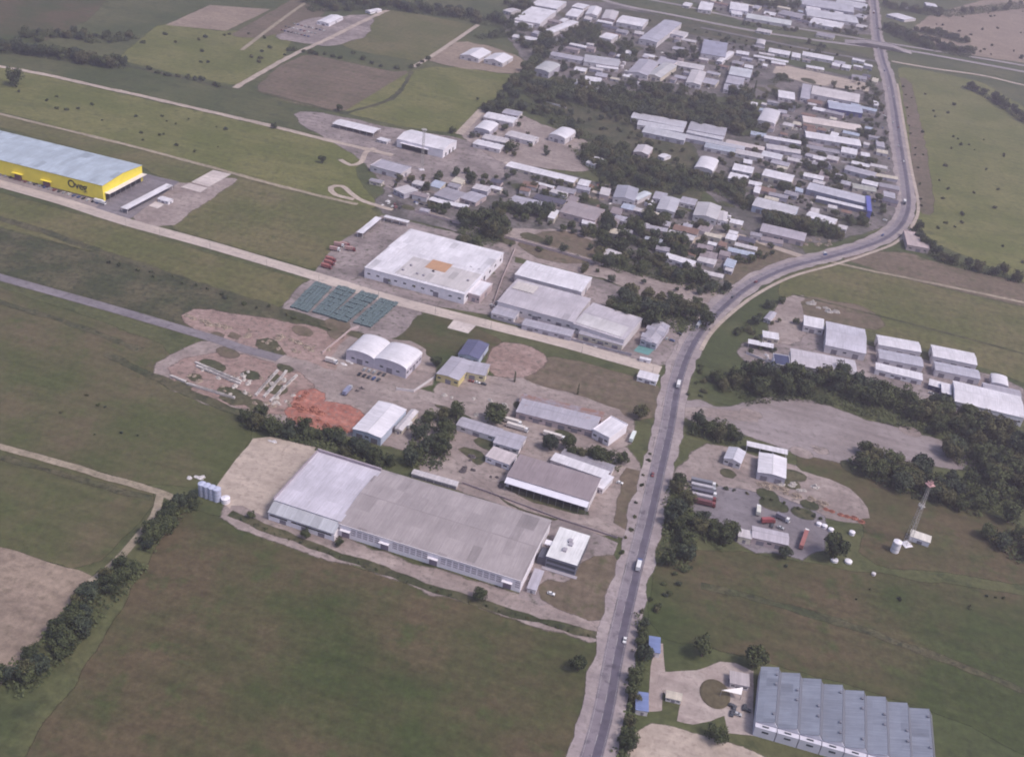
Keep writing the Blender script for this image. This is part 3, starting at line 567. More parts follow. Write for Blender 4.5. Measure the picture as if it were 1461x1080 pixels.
 ('unfinished pinkish concrete building on the outside of the road bend','building','building',(1291,350),(1322,355),(1323,335),5,'fx',0,PK,(.52,.42,.42),dict(parapet=True)),
 ('small cream roofed hut on the left side of the forecourt','hut','hut',(949,994),(970,998),(974,989),3,'gx',.6,OW,CR,{}),
 ('little pale shed beside the sail canopy','shed','shed',(1040,974),(1066,978),(1070,962),3.5,'fx',0,OW,(.5,.44,.46),{}),
 # town, upper quarter by the highway
 ('rear white hall of the joined white factory near the top','hall','hall',(761,7),(797,14),(806,3),7,'gx',1,OW,WH,{}),
 ('main white hall of the joined white factory near the top','hall','hall',(737,28),(773,35),(791,15.5),8,'gx',1.2,OW,WH,{}),
 ('low white front of the joined white factory near the top','annex','annex',(726,31),(760,37),(763,32),5,'fx',0,WH,WH,{}),
 ('small square white roof nearest the highway among the paired sheds','shed','shed',(818,10),(834,13.5),(839,7.5),5,'gx',.8,OW,WH,{}),
 ('second square white roof directly below the small square one','shed','shed',(807,22),(824,25),(833,15),6,'gx',.8,OW,WH,{}),
 ('narrow white hall above the dark tree wall','hall','hall',(784,46),(796,49.5),(818,30),6,'gy',1,OW,WH,{}),
 ('white gabled hall with a grey gable end beside the highway','hall','hall',(833,20),(850,22.5),(861,12),7,'gy',2,OW,WH,{}),
 ('pink walled white hall beside the highway','hall','hall',(858,26),(877,29),(883,17),7,'gy',1.2,PK,OW,{}),
 ('vaulted white hall with rounded roof beside the highway','hall','hall',(881,32),(918,39),(924,29),6.5,'ax',2.4,OW,WH,{}),
 ('tall lilac grey hall beside the round driveway','hall','hall',(923,58),(948,64),(962,31),8,'gy',1,OW,(.48,.46,.54),{}),
 ('white framed annex around the dark courtyard','annex','annex',(955,48),(977,53),(980,47),5,'fx',0,WH,OW,{}),
 ('large square mauve grey roof below the highway','warehouse','warehouse',(998,76),(1033,81.5),(1040,62),7,'gx',1,OW,(.36,.35,.45),{}),
 ('white stair block at the corner of the large mauve grey roof','annex','annex',(1026,88),(1034,90),(1044,74),5,'gy',.6,OW,WH,{}),
 ('left vaulted grey white hall of the pair above the tree belt','hall','hall',(899,103),(927,109),(937,89),7,'gy',2,OW,GR,{}),
 ('right vaulted cream hall of the pair above the tree belt','hall','hall',(929,108),(948,113),(960,93),6.5,'gy',2,CR,(.55,.53,.55),{}),
 ('pale shed behind the vaulted pair','shed','shed',(937,91),(960,96),(965,87),6,'gx',1,OW,GR,{}),
 ('dome shaped grey white hall right of the dark court','hall','hall',(980,118),(1001,122),(1006,103),6,'gy',1.5,OW,OW,{}),
 ('long thin white wall shed beyond the dark court','shed','shed',(963,93),(1003,100.5),(1005,94),4,'gx',.6,OW,OW,{}),
 ('low cream vault in front of the cypress trees','shed','shed',(1002,118),(1021,122),(1026,115),4.5,'ax',1,CR,GR,{}),
 ('long low cream roof at the upper edge of the dark tree belt','shed','shed',(908,123),(955,129),(958,123),4,'gx',.8,CR,OW,{}),
 ('upper striped white hall beside the tall cypress','hall','hall',(1040,106),(1070.5,111.5),(1073,100),7,'gx',1.4,OW,(.58,.58,.64),{}),
 ('middle striped hall beside the tall cypress','hall','hall',(1036,118),(1060,122.5),(1062,112),6,'gx',1.2,OW,GR,{}),
 ('lower striped hall beside the tall cypress','hall','hall',(1032,127.5),(1058,132),(1060,124),5,'gx',1,OW,GR,{}),
 ('small white tower house in the grass above the trees','house','house',(858,54),(875,58),(879,50),8,'fx',0,OW,WH,{}),
 ('long thin grey white roof left of the lilac roof above the yard','shed','shed',(785,79),(831,87.5),(833,82),4.5,'gx',.8,OW,GR,{}),
 ('lilac roof right of the long thin grey white roof','shed','shed',(832,88),(882,95),(885,85),6,'gx',1,OW,(.50,.48,.53),{}),
 ('bright small roof in front of the lilac roof','shed','shed',(848,96),(879,99),(884,94),4,'fx',0,OW,WH,{}),
 ('vaulted grey hall wrapped by dark trees','hall','hall',(763.5,100),(786,105.5),(796,93),7.5,'ay',2.5,GR,(.52,.51,.53),{}),
 ('long white roof poking out of the dark tree wall','shed','shed',(813,119),(871,130),(875,123),5,'gx',1,WH,WH,{}),
 ('small white roof behind the long roof in the dark tree wall','shed','shed',(834,115),(857,118),(859,112),4,'fx',0,OW,WH,{}),
 ('low white wall like shed in the trees left of the narrow hall','shed','shed',(731,53),(774,60),(776,56),4,'gx',.6,OW,WH,{}),
 ('small pale house at the edge of the wood near the top','house','house',(724,17),(733,20.5),(737,13),5,'gx',1,OW,OW,{}),
 ('long white roof uppermost of the three parallel long roofs','warehouse','warehouse',(900.5,168),(977,182.5),(980,174),6,'gx',1,OW,(.56,.54,.6),dict(nd=4)),
 ('long white roof middle of the three parallel long roofs','warehouse','warehouse',(909,178),(974,189),(976,182.5),5.5,'gx',.8,OW,(.62,.6,.66),dict(nd=4)),
 ('long white roof lowest of the three parallel long roofs','warehouse','warehouse',(917,188.5),(977,201),(980,192),5.5,'gx',1,GR,(.56,.55,.6),dict(nd=4)),
 ('large grey roof right of the gap between the parallel roofs','warehouse','warehouse',(982,184.5),(1034,194.5),(1037,183),7,'gx',1.2,OW,(.46,.44,.5),dict(nd=3)),
 ('lower paler roof attached under the large grey roof','warehouse','warehouse',(980,189),(1031,200),(1033,194.5),5.5,'gx',.6,OW,(.6,.58,.64),dict(nd=3)),
 ('very long thin roof running right from the parallel roofs','warehouse','warehouse',(979,197),(1062,214),(1063,209),4.5,'gx',.6,GR,(.52,.5,.56),dict(nd=4)),
 ('bluish long roof above the grass of the white vault','warehouse','warehouse',(1005,210),(1048,218.5),(1050,212),4.5,'gx',.8,OW,(.44,.46,.54),dict(nd=3)),
 ('whitish long roof right of the bluish long roof','warehouse','warehouse',(1049,218.5),(1088,226),(1090,220),4.5,'gx',.6,OW,OW,{}),
 ('pinkish cream thin roof beyond the very long thin roof','warehouse','warehouse',(1036,204),(1090,215),(1091,210),4.5,'gx',.6,PK,(.66,.56,.56),dict(nd=3)),
 ('bright white vaulted hall beside the grey lane','hall','hall',(988.5,239.5),(1015,245),(1027,230.5),6.5,'ay',2.8,OW,WH,{}),
 ('pinkish white gabled house among the trees left of the bright vault','house','house',(903.5,216.5),(925,221),(932,211),6,'gy',1.8,PK,OW,{}),
 ('tiny white house right of the pinkish gabled house','house','house',(941,223),(949,226.5),(956,222),3.5,'gx',1,WH,WH,{}),
 ('white house alone left of the tree belt','house','house',(838,232),(850,236),(861,227),4.5,'gx',1.4,WH,WH,{}),
 ('small white ruin with a dark side among the trees','house','house',(940,249),(947,251),(950,245),3.5,'fx',0,WH,WH,{}),
 ('upper white roof of the pair right of the bright vault','shed','shed',(1045,242),(1073,248),(1076,239),5,'gx',.8,OW,WH,{}),
 ('lower white roof of the pair right of the bright vault','shed','shed',(1038,254),(1064,259.5),(1069,251.5),5,'gx',.8,OW,WH,{}),
 ('bright white hall in the middle of the block with beige wall','hall','hall',(1088,250),(1130,260),(1133,250.5),6,'gx',1,CR,WH,dict(nd=3)),
 ('small bright white roof above the striped blue ended hall','shed','shed',(1146,251),(1174,257),(1176,252),4,'gx',.8,OW,WH,{}),
 ('large white lilac roof above the dark round trees','warehouse','warehouse',(1073,293),(1133,308),(1140,296),7,'gx',1.2,BL,(.6,.57,.62),dict(nd=3)),
 ('bright cream roof right of the dark round trees','warehouse','warehouse',(1150,309),(1190,321),(1194,313),5.5,'gx',1,OW,WH,{}),
 ('lilac segmented roof beside the lane joining the bend','warehouse','warehouse',(1084,329.5),(1147,344),(1151,333),6,'gx',1.2,PK,(.47,.42,.48),dict(nd=4)),
 ('upper long roof of the blue ended hall','warehouse','warehouse',(1150,269.5),(1237,291),(1243,282),6.5,'gx',1,(.3,.3,.4),(.56,.54,.62),dict(nd=4)),
 ('lower bright long roof of the blue ended hall','warehouse','warehouse',(1164,283),(1236,300),(1238,296.5),4.5,'gx',.5,(.2,.2,.28),WH,dict(nd=4)),
 ('square white roof left of the long cream hall','shed','shed',(1109,138.5),(1132,142),(1135,132.5),5.5,'gx',1.2,OW,WH,{}),
 ('white vaulted hall standing beside the dark grove','hall','hall',(1083,173),(1107.5,178.5),(1111,160),7.5,'ay',2,OW,(.68,.64,.70),{}),
 ('longest cream white hall below the orange tan lot','hall','hall',(1157,134),(1225,147),(1227,135),6.5,'gx',1.4,OW,(.66,.60,.62),dict(nd=4)),
 ('bluish roofed hall with dark blue front','hall','hall',(1181,154),(1229,161.5),(1230,152),6.5,'gx',1,(.10,.10,.26),(.48,.50,.62),dict(nd=3)),
 ('cream hall below the dark blue fronted hall','hall','hall',(1144.5,174),(1228,187),(1229,178.5),6,'gx',1.2,CR,(.72,.62,.60),dict(nd=5)),
 ('long white hall directly under the cream hall','hall','hall',(1148,196),(1226,208),(1228,199.5),5.5,'gx',1,GR,WH,dict(nd=5)),
 ('long pale roof with thin white edge left of the dark tree','shed','shed',(1090,197),(1142,205.5),(1143,201.5),4.5,'gx',.6,GR,WH,{}),
 ('second long pale roof under the white edged one','shed','shed',(1092,212),(1140,219),(1143,212.5),4.5,'gx',.8,GR,OW,{}),
 ('short bright roof left below the second long pale roof','shed','shed',(1087,222),(1115,228.5),(1116,221),5,'gx',.8,OW,(.68,.66,.72),{}),
 ('white rounded roof beside the brown courtyard','hall','hall',(1200,217),(1222,221.5),(1223,214),5.5,'ax',1.6,OW,WH,{}),
 ('lilac grey roof beside the curved garden wall','shed','shed',(1206,242),(1248,253),(1250,246.5),5,'gx',.8,GR,GR,{}),
 ('bright roof next to the yellow lamp lit corner','shed','shed',(1230,261),(1252,266.5),(1253,261),4,'gx',.8,OW,WH,{}),
 ('pale green grey roof left of the bright corner roof','shed','shed',(1215,268),(1248,273.5),(1251,267.5),4.5,'gx',.8,CR,(.44,.43,.4),{}),
 ('little white kiosk by the main road','kiosk','kiosk',(1247,150.5),(1253,151.5),(1253,145),4,'fx',0,WH,WH,dict(nw=1)),
 ('thin grey roof under the long white hall','shed','shed',(1150,211),(1197,219),(1199,214.5),4,'gx',.6,OW,MG,{}),
 ('grey roof with beige yard left of the longest cream hall','shed','shed',(1143,140),(1156,142.5),(1157,122),5,'fy',0,OW,GR,{}),
 ('white strip roof first below the service road','shed','shed',(1096,74),(1126,79.5),(1128,74),4.5,'gx',.8,OW,WH,{}),
 ('white knob shaped roof between the strip roofs','shed','shed',(1129,81),(1141,83),(1143,77),4.5,'gx',1,OW,WH,{}),
 ('long wavy white strip roof below the service road','shed','shed',(1144,79),(1188,87),(1190,81.5),4.5,'gx',.8,OW,WH,{}),
 ('very thin white roof over the dark lorry yard','canopy','canopy',(1075,81),(1124,90),(1125,87.5),4,'fx',0,OW,WH,dict(open_=True)),
 ('small round topped white shed by the highway','shed','shed',(1078,63),(1090,65),(1093,59),5,'ay',2,OW,OW,{}),
 ('small white house near the top right crossing','house','house',(1201,96),(1213,98.5),(1215,94),4,'gx',.8,OW,WH,{}),
 # beyond the highway
 ('long grey white roof directly beyond the highway','warehouse','warehouse',(1064,25.5),(1128,36.5),(1130,30),5,'gx',.8,OW,(.62,.62,.64),dict(nd=3)),
 ('bright white hall beyond the highway right of the long grey roof','warehouse','warehouse',(1156,33),(1200,42),(1203,33.5),6,'gx',1,OW,WH,dict(nd=3)),
 ('long white hall second beyond the highway','warehouse','warehouse',(1149,22.5),(1222,33),(1223,23),6,'gx',1,OW,(.6,.58,.64),dict(nd=4)),
 ('long grey roof third beyond the highway','warehouse','warehouse',(1140,6),(1216,18),(1219,8),6,'gx',1,GR,(.52,.5,.57),dict(nd=4)),
 ('bright roof in the far top corner left of the main road','warehouse','warehouse',(1192,6),(1236,14),(1238,6),5,'gx',1,OW,(.6,.58,.64),{}),
 ('square white building just beyond the highway','building','building',(1040,13),(1066,17),(1069,7),6,'fx',0,WH,WH,{}),
 ('low white shed in front of the square white building','shed','shed',(1043,20),(1058,22),(1059,17),3.5,'fx',0,WH,WH,{}),
 ('white vaulted building beside the pink dirt lot','building','building',(995.5,13),(1014,16),(1019,5),6,'gx',1.5,OW,WH,{}),
 ('grey roof in the wood beyond the highway','shed','shed',(1112,20),(1144,27),(1147,21),4.5,'gx',.8,GR,MG,{}),
 ('narrow white roof on the right bank of the main road','shed','shed',(1269,22),(1293,30),(1303,26),4.5,'gx',.8,OW,WH,{}),
 ('second white roof cut by the top edge beyond the highway','shed','shed',(1195,-2),(1232,3),(1234,-4),5,'gx',.8,OW,WH,{}),
 # centre
 ('blue grey vaulted workshop with streaked roof','workshop','workshop',(871,281),(902,286),(915,270),6.5,'gy',1.8,OW,(.38,.37,.44),{}),
 ('white lean to beside the blue grey vaulted workshop','annex','annex',(905,284),(914,288.5),(924,274),5,'gy',.6,OW,(.62,.64,.7),{}),
 ('broad lilac workshop in front of white tanks','workshop','workshop',(934,297.5),(960,302.5),(973,285),6,'gy',1,OW,(.52,.50,.56),{}),
 ('right wing of the broad lilac workshop','annex','annex',(969,288.5),(990,293),(996,285),5,'gx',.8,OW,GR,{}),
 ('left wing of the broad lilac workshop','annex','annex',(931,282.5),(948,286),(953,276.5),5,'gx',.8,OW,GR,{}),
 ('vaulted lilac hall left of the white stepped annex','hall','hall',(988,306.5),(1022,313.5),(1030,295),6.5,'gy',2,OW,(.54,.51,.54),{}),
 ('white stepped annex with many small tanks','annex','annex',(1023,314),(1035,316),(1040,303),5,'gy',.6,WH,OW,{}),
 ('long cream house with a row of dark windows','house','house',(953,334),(989,343.5),(992,337),4.5,'gx',1,CR,OW,dict(nw=9)),
 ('narrow blue grey roof in the hedge below the cream house','shed','shed',(920,341),(944,346),(946,342),4,'gx',.6,BL,(.42,.43,.5),{}),
 ('grey house with small courtyard beside the dirt lane','house','house',(877,313),(895,317),(897,310.5),4,'gx',.8,OW,GR,{}),
 ('pale flat roof half hidden by trees above the brown plot','shed','shed',(725,289),(777,301.5),(786,291),5,'gx',1,OW,GR,{}),
 ('reddish grey ribbed roof right of the brown plot','shed','shed',(798,302),(849,315),(863,299),5.5,'gx',.8,PK,(.38,.32,.34),dict(rust=.12)),
 ('white front porch of the reddish ribbed roof','annex','annex',(829,319),(847,321.5),(850,316),3.5,'fx',0,OW,WH,dict(nw=1)),
 ('white roof with clipped corners alone among bushes','house','house',(856,364),(874,371),(887,361.5),5,'gx',1.5,OW,OW,{}),
 ('long white building with dark court in the wooded strip','building','building',(946,367),(987,379),(994,373.5),4.5,'fx',0,WH,WH,dict(nw=6)),
 ('cream ruin behind the trees above the joined factories','house','house',(918,430),(935,437),(941,430),3.5,'fx',0,CR,(.55,.48,.42),{}),
]
for row in T:
    lb, nm, ct, p0, p1, p2, h, st, rise, wl, rf, op = row
    hall(nm, lb, ct, p0, p1, p2, h, st, rise, wl, rf, **op)

EX = [((1060,232),(1072,234),(1074,229)),((1100,232),(1125,238),(1127,233)),((1180,226),(1196,230),(1197,225)),((1120,276),(1138,281),(1139,276)),((1068,262),(1086,266),(1087,261)),((1195,150),(1180,147),(1181,143)),
 ((1200,262),(1213,265),(1214,260)),((1160,260),(1176,264),(1177,260)),((1150,232),(1165,236),(1166,232)),((1215,233),(1240,239),(1241,235)),((1070,150),(1080,152),(1081,147)),((1110,160),(1122,162),(1123,158)),((1196,325),(1208,328),(1209,323)),
 ((1130,224),(1143,227),(1144,223)),((1160,226),(1178,230),(1179,225)),((1228,222),(1240,224),(1241,219)),((1150,182+40),(1160,225),(1161,221)),((1098,172),(1082,168),(1083,164)),
 ((1045,90),(1060,93),(1061,89)),((1050,76),(1068,79),(1069,75)),((1062,96),(1074,98),(1075,94)),((960,70),(975,73),(976,69)),((905,48),(918,50),(919,46)),((880,45),(895,48),(896,44)),((885,75),(900,77),(901,73)),((820,100),(836,103),(837,98)),((850,108),(866,111),(867,106)),((990,98),(976,95),(977,92)),
 ((1215,110),(1236,114),(1237,110)),((1150,96),(1175,100),(1176,97)),((1100,90),(1120,93),(1121,90)),((1190,90),(1205,93),(1206,89)),
 ((1080,44),(1100,48),(1101,44)),((1165,50),(1190,55),(1191,51)),((1090,20),(1106,23),(1107,19)),((1150,13),(1170,16),(1171,12)),((1222,24),(1234,27),(1235,22)),((1222,38),(1236,41),(1237,37)),((1290,12),(1303,14),(1304,10)),((1320,8),(1335,10),(1336,6)),((975,8),(985,10),(987,5)),((1075,12),(1084,14),(1085,9)),
 ((905,300),(915,303),(916,298)),((890,330),(902,333),(903,329)),((1010,348),(1022,351),(1023,347)),((1040,332),(1052,335),(1053,331)),((975,322),(987,325),(988,321)),((1035,385),(1045,388),(1046,384)),((640,265),(655,269),(657,264)),((700,268),(715,272),(716,268)),((765,262),(790,269),(791,266)),((600,300),(612,303),(613,299)),((590,262),(604,266),(606,260)),((528,258),(545,262),(547,258))]
for k, (a, b, c) in enumerate(EX):
    if a[0] > b[0]: a, b = b, a; c = (b[0]+2, b[1]-4)
    far = a[1] < 130
    rc = (WH, GR, OW, MG, WH)[k % 5]; wd = {WH: 'white', GR: 'lilac grey', OW: 'pale', MG: 'dark mauve'}[rc]; q = 'beyond or beside the highway' if far else ('of the warehouse quarter inside the road bend' if a[0] > 1045 else 'among the yards of the middle of the district')
    hall('shed', 'small %s roofed shed %s' % (wd, q), 'shed', a, b, c, random.uniform(3, 4.5), 'gx', .7, (OW, CR, PK, GR)[k % 4], rc, group='small %s sheds %s' % (wd, q), nw=2)
# white hangar with the wide dark mouth
r, hx, hy = hall('hangar', 'white hangar with a wide dark doorway behind the tall thin mast', 'hangar', (565.3,198), (631.5,214), (652.8,201), 9, 'gx', 2.6, WH, WH, nd=0, nw=0)
mk('doorway', B_((-hx+6, hx*.35, -hy-.06, -hy+.1, .02, 5.6)), dark, r); mk('awning', B_((-hx+5, hx*.4, -hy-3, -hy-.02, 6, 6.4)), wallmat(WH), r)
for y in (-hy*.55, 0, hy*.5): mk('side_door', B_((hx, hx+.07, y-1.4, y+1.4, .02, 4)), dark, r)
# twin vaulted hangar
for lb, a, b, c in (('left vault of the white twin vaulted hangar', (493,501.5), (533,513), (557.5,491)), ('right vault of the white twin vaulted hangar', (533.6,513), (580,527.5), (601.5,504.5))):
    r, hx, hy = hall('hangar', lb, 'hangar', a, b, c, 7.5, 'ay', 3.4, (.55,.5,.58), WH, nd=1, nw=2)
    for i in range(5):
        y = -hy+2*hy*(i+.5)/5; mk('side_window', B_((hx, hx+.06, y-1.5, y+1.5, 3.4, 4.8)), glass, r)
# large white factory
r, hx, hy = hall('factory', 'large bright white factory with an orange patch on its lower grey roof', 'factory', (522,382), (664,421), (717,361), 9, 'fx', 0, WH, WH, nd=2, nw=11, parapet=False)
wr = roofmat(WH, 'x')
bm = bmesh.new(); prism(bm, [(-2, 9.3), (0, 10.6), (hy*.9-2, 9.9), (hy*.9-2, 9.3)], -hx, hx, 'x'); mk('roof_step', bm, wr, r)
mk('roof_membrane', B_((-hx*.42, hx*.97, -hy*.92, -hy*.12, 9.3, 9.55)), roofmat((.60,.55,.56), 'x'), r)
mk('roof_patch', B_((-hx*.05, hx*.36, -hy*.42, -hy*.04, 9.56, 9.75)), smat('orange_roof', (.46,.27,.17), .9, .12, .2), r)
for i in range(9):
    x = -hx*.35+hx*1.25*random.random(); y = random.choice((-hy*.5, -hy*.75, hy*.02)); mk('roof_vent', B_((x-.9, x+.9, y-.7, y+.7, 9.56, 10.9)), wallmat(MG), r)
for i in range(7):
    y = -hy+2*hy*(i+.5)/7; mk('side_window', B_((hx, hx+.06, y-2, y+2, 4, 6)), glass, r)
hall('annex', 'white office annex at the right end of the large white factory', 'annex', (666,418.5), (685,424), (702,405), 6, 'fx', 0, PK, WH, nd=1, nw=4, parapet=True)
# joined grey factories
r, hx, hy = hall('factory', 'left one of the two joined grey factories with a cream roof corner', 'factory', (711,430), (819,460), (842,426), 8.5, 'gx', 1.2, OW, (.54,.49,.54), nd=3, nw=8)
bm = bmesh.new(); prism(bm, [(2, 9.95), (hy*.8, 9.05), (hy*.8, 9.25), (2, 10.1)], -hx*.93, -hx*.35, 'x'); mk('roof_panel', bm, roofmat((.66,.6,.58), 'x'), r)
r, hx, hy = hall('factory', 'right one of the two joined grey factories with a stained roof', 'factory', (820,462), (892,486), (915,454), 8, 'gx', 1.2, OW, (.55,.50,.55), nd=2, nw=6, rust=.0)
bm = bmesh.new(); prism(bm, [(-hy*.9, 8.35), (-hy*.1, 9.2), (-hy*.1, 9.36), (-hy*.9, 8.5)], -hx*.95, hx*.85, 'x'); mk('roof_panel', bm, roofmat((.64,.60,.62), 'x'), r)
# house with clustered roofs
r, hx, hy = hall('house', 'grey villa with many clustered pitched roofs beside the main road', 'house', (919,485), (941,493), (951,464), 5.5, 'gy', 1.6, GR, (.44,.41,.47), nd=1, nw=3)
for x, y, a in ((-hx*.7, -hy*.6, 3.2), (-hx*.8, hy*.2, 3), (hx*.7, 0, 3.4), (hx*.6, hy*.7, 2.8), (0, -hy*.9, 3)):
    bm = bmesh.new(); prism(bm, [(y-a, 6), (y, 8), (y+a, 6), (y+a, 5.6), (y-a, 5.6)], x-a, x+a, 'x'); mk('dormer_roof', bm, roofmat((.46,.43,.5), 'x'), r)
# brown roofed warehouse with white canopy
r, hx, hy = hall('warehouse', 'dull brown flat roofed warehouse with a white canopy strip along its front', 'warehouse', (722,679), (840,714), (858,683), 8, 'fx', 0, OW, BR, nd=0, nw=0)
bm = bmesh.new(); prism(bm, [(-hy-4.5, 5.9), (-hy-.02, 7.5), (-hy-.02, 7.7), (-hy-4.5, 6.15)], -hx, hx, 'x'); mk('canopy', bm, smat('canopy_white', (.72,.69,.78), .6, .1), r)
for i in range(12):
    x = -hx+.5+(2*hx-1)*i/11; mk('canopy_post', B_((x-.12, x+.12, -hy-4.3, -hy-4.05, 0, 5.85)), smat('steel', (.3,.28,.3), .5), r)
mk('loading_opening', B_((-hx+2, hx-2, -hy-.06, -hy+.05, .02, 4.6)), dark, r)
# longest warehouse: light part and brown part
wwall = smat('warehouse_white', (.82,.77,.83), .75, .08)
r, hx, hy = hall('warehouse', 'light lilac roofed end part of the longest warehouse', 'warehouse', (391,713), (486,744), (543.5,673), 9.2, 'fx', 0, WH, (.60,.56,.64), nd=0, nw=0)
mk('parapet', B_((-hx-.3, hx+.02, hy+.02, hy+1.2, 8.9, 11.2), (-hx-.8, -hx-.02, -hy, hy, 8.9, 10.3)), smat('parapet_mauve', (.33,.28,.32), .8), r)
bm = bmesh.new(); prism(bm, [(-hy-7.5, 5.6), (-hy-.1, 8.6), (-hy-.1, 8.85), (-hy-7.5, 5.85)], -hx, hx, 'x'); lr = mk('lower_roof', bm, roofmat((.50,.50,.55), 'x'), r)
mk('front_wall', B_((-hx+.3, hx-.3, -hy-6.9, -hy-.2, 0, 4.6)), wwall, r)
mk('window_band', B_((-hx+1, -hx*.42, -hy-6.98, -hy-6.8, 3.3, 4.3), (-hx*.3, hx*.9, -hy-6.98, -hy-6.8, 3.3, 4.3)), dark, r)
for x in (-hx*.55, hx*.1, hx*.6): mk('dock_door', B_((x-2, x+2, -hy-7.0, -hy-6.8, .02, 2.9)), doorm, r)
r, hx, hy = hall('warehouse', 'very long brown grey roofed part of the longest warehouse with many louvred windows', 'warehouse', (486,746), (746,829), (784,742), 9, 'gx', 1.6, WH, (.385,.335,.345), nd=0, nw=0)
[o for o in r.children if o.name.startswith('wall')][0].data.materials[0] = wwall
dx = [(.03, 'd'), (.25, 'd'), (.52, 'd'), (.92, 'd')]
for i in range(30):
    f = (i+.5)/30; x = -hx+2*hx*f
    if min(abs(f-d[0]-.01) for d in dx) < .028: continue
    w = mk('window', B_((x-1.35, x+1.35, -hy-.06, -hy+.1, 2.6, 7.1)), smat('louvre_grey', (.42,.37,.43), .5, .1, 2), r)
    mk('frame', B_(*[(x-1.5, x+1.5, -hy-.14, -hy-.065, 2.5+j*1.5, 2.95+j*1.5) for j in range(4)]), wwall, w)
for f, _ in dx:
    x = -hx+2*hx*(f+.01); d = mk('loading_door', B_((x-2.3, x+2.3, -hy-.1, -hy+.1, .02, 5.4)), smat('door_mauve', (.22,.18,.24), .6), r)
    mk('hood', B_((x-3, x+3, -hy-2.2, -hy-.12, 5.6, 5.9)), wwall, d)
mk('gutter', B_((-hx, hx, -hy-.7, -hy-.36, 8.5, 8.95)), smat('gutter_white', (.7,.64,.68), .7), r)
# office block
r, hx, hy = hall('office_block', 'two storey office block with bright white roof and dark glass front', 'office', (779,793), (822,806), (842,765), 8, 'fx', 0, (.20,.20,.26), (.8,.78,.8), nd=0, nw=0)
mk('window_band', B_((-hx+.5, hx-.5, -hy-.08, -hy+.1, 1.2, 3), (-hx+.5, hx-.5, -hy-.08, -hy+.1, 4.6, 6.4)), glass, r)
mk('side_window_band', B_((hx, hx+.08, -hy+1, hy-1, 1.2, 3), (hx, hx+.08, -hy+1, hy-1, 4.6, 6.4)), glass, r)
mk('plinth', B_((-hx-1.5, hx+1.5, -hy-2.5, -hy-.1, 0, .45)), wallmat(MG), r)
mk('entrance_roof', B_((-hx-4.5, -hx-.02, -hy*.25, hy*.05, 6.9, 7.5)), wallmat(WH), r)
mk('side_wing', B_((-hx-5, -hx-.02, -hy*.95, -hy*.3, 0, 5.5)), smat('wing_shade', (.09,.09,.12), .5), r)  # wing's dark colour stands in for shadow left of the block
for x, y in ((0, .3), (.12, .1), (-.1, -.35)): mk('roof_unit', B_((hx*x-1.2, hx*x+1.2, hy*y-1.5, hy*y+1.5, 8.27, 9.2)), wallmat(MG), r)
# saw tooth factory
def sawtooth():
    p0, p1, p2 = (1071,1028), (1329,1097), (1337,1018)
    c, ang, hx, hy = frame(p0, p1, p2, 7); r = root('factory', 'saw tooth roofed blue grey factory with eight bays at the bottom right', 'factory', c, ang)
    n = 8; w = 2*hx/n; sm = roofmat((.30,.32,.39), 'y'); wm = smat('saw_white', (.60,.58,.66), .7, .08)
    for i in range(n):
        x0 = -hx+i*w; x1 = x0+w
        bm = bmesh.new(); prism(bm, [(x0+.02, 0), (x0+.02, 6.6), (x1-2.1, 9.2), (x1-.02, 6.2), (x1-.02, 0)], -hy, hy, 'y'); mk('bay_wall', bm, wm, r)
        bm = bmesh.new(); prism(bm, [(x0-.1, 6.75), (x1-2.1, 9.5), (x1-2.1, 9.25), (x0+.1, 6.62)], -hy-.3, hy+.4, 'y'); rf = mk('roof', bm, sm, r)
        gl = mk('clerestory', (lambda b: (prism(b, [(x1-2.08, 9.2), (x1-1.9, 9.35), (x1-.02, 6.75), (x1-.2, 6.5)], -hy+.5, hy-.5, 'y'), b)[1])(bmesh.new()), smat('clerestory_shade', (.15,.155,.19), .3, .1), r)  # steep faces coloured darker to paint in shade on each bay's right edge
        for k in range(5): 
            if (i*7+k*3) % 4 < 2: mk('roof_ventilator', B_((x1-3.4, x1-2.4, -hy*.75+k*hy*.36, -hy*.75+k*hy*.36+1.3, 9.1, 9.9)), smat('vent_dark', (.2,.2,.24), .5), rf)
        mk('gable_front', B_((x0+.1, x1-.3, -hy-3.0, -hy-.32, 0, 6.2)), wm, r)
        mk('gable_window', B_((x0+w*.35, x1-w*.35, -hy-3.08, -hy-2.9, 3.4, 4.5)), glass, r)
        mk('skylight', B_((x0+w*.32, x1-w*.38, -hy-2.1, -hy-1.2, 6.22, 6.4)), glass, r)
sawtooth()
# blue end wall, blue box of the blue ended hall
c, ang, hx, hy = frame((1235,301), (1241,302), (1244,281), 8)
r = root('sign_block', 'tall blue block closing the end of the striped hall by the road', 'building', c, ang)
bb = smat('blue_panel', (.12, .13, .42), .6, .08)
mk('wall', B_((-hx, hx, -hy, hy, 0, 8)), bb, r); mk('cornice', B_((-hx-.2, hx+.2, -hy-.2, hy+.2, 8.01, 8.5)), bb, r); mk('door', B_((hx, hx+.08, -2, 2, 0.02, 3.5)), dark, r)
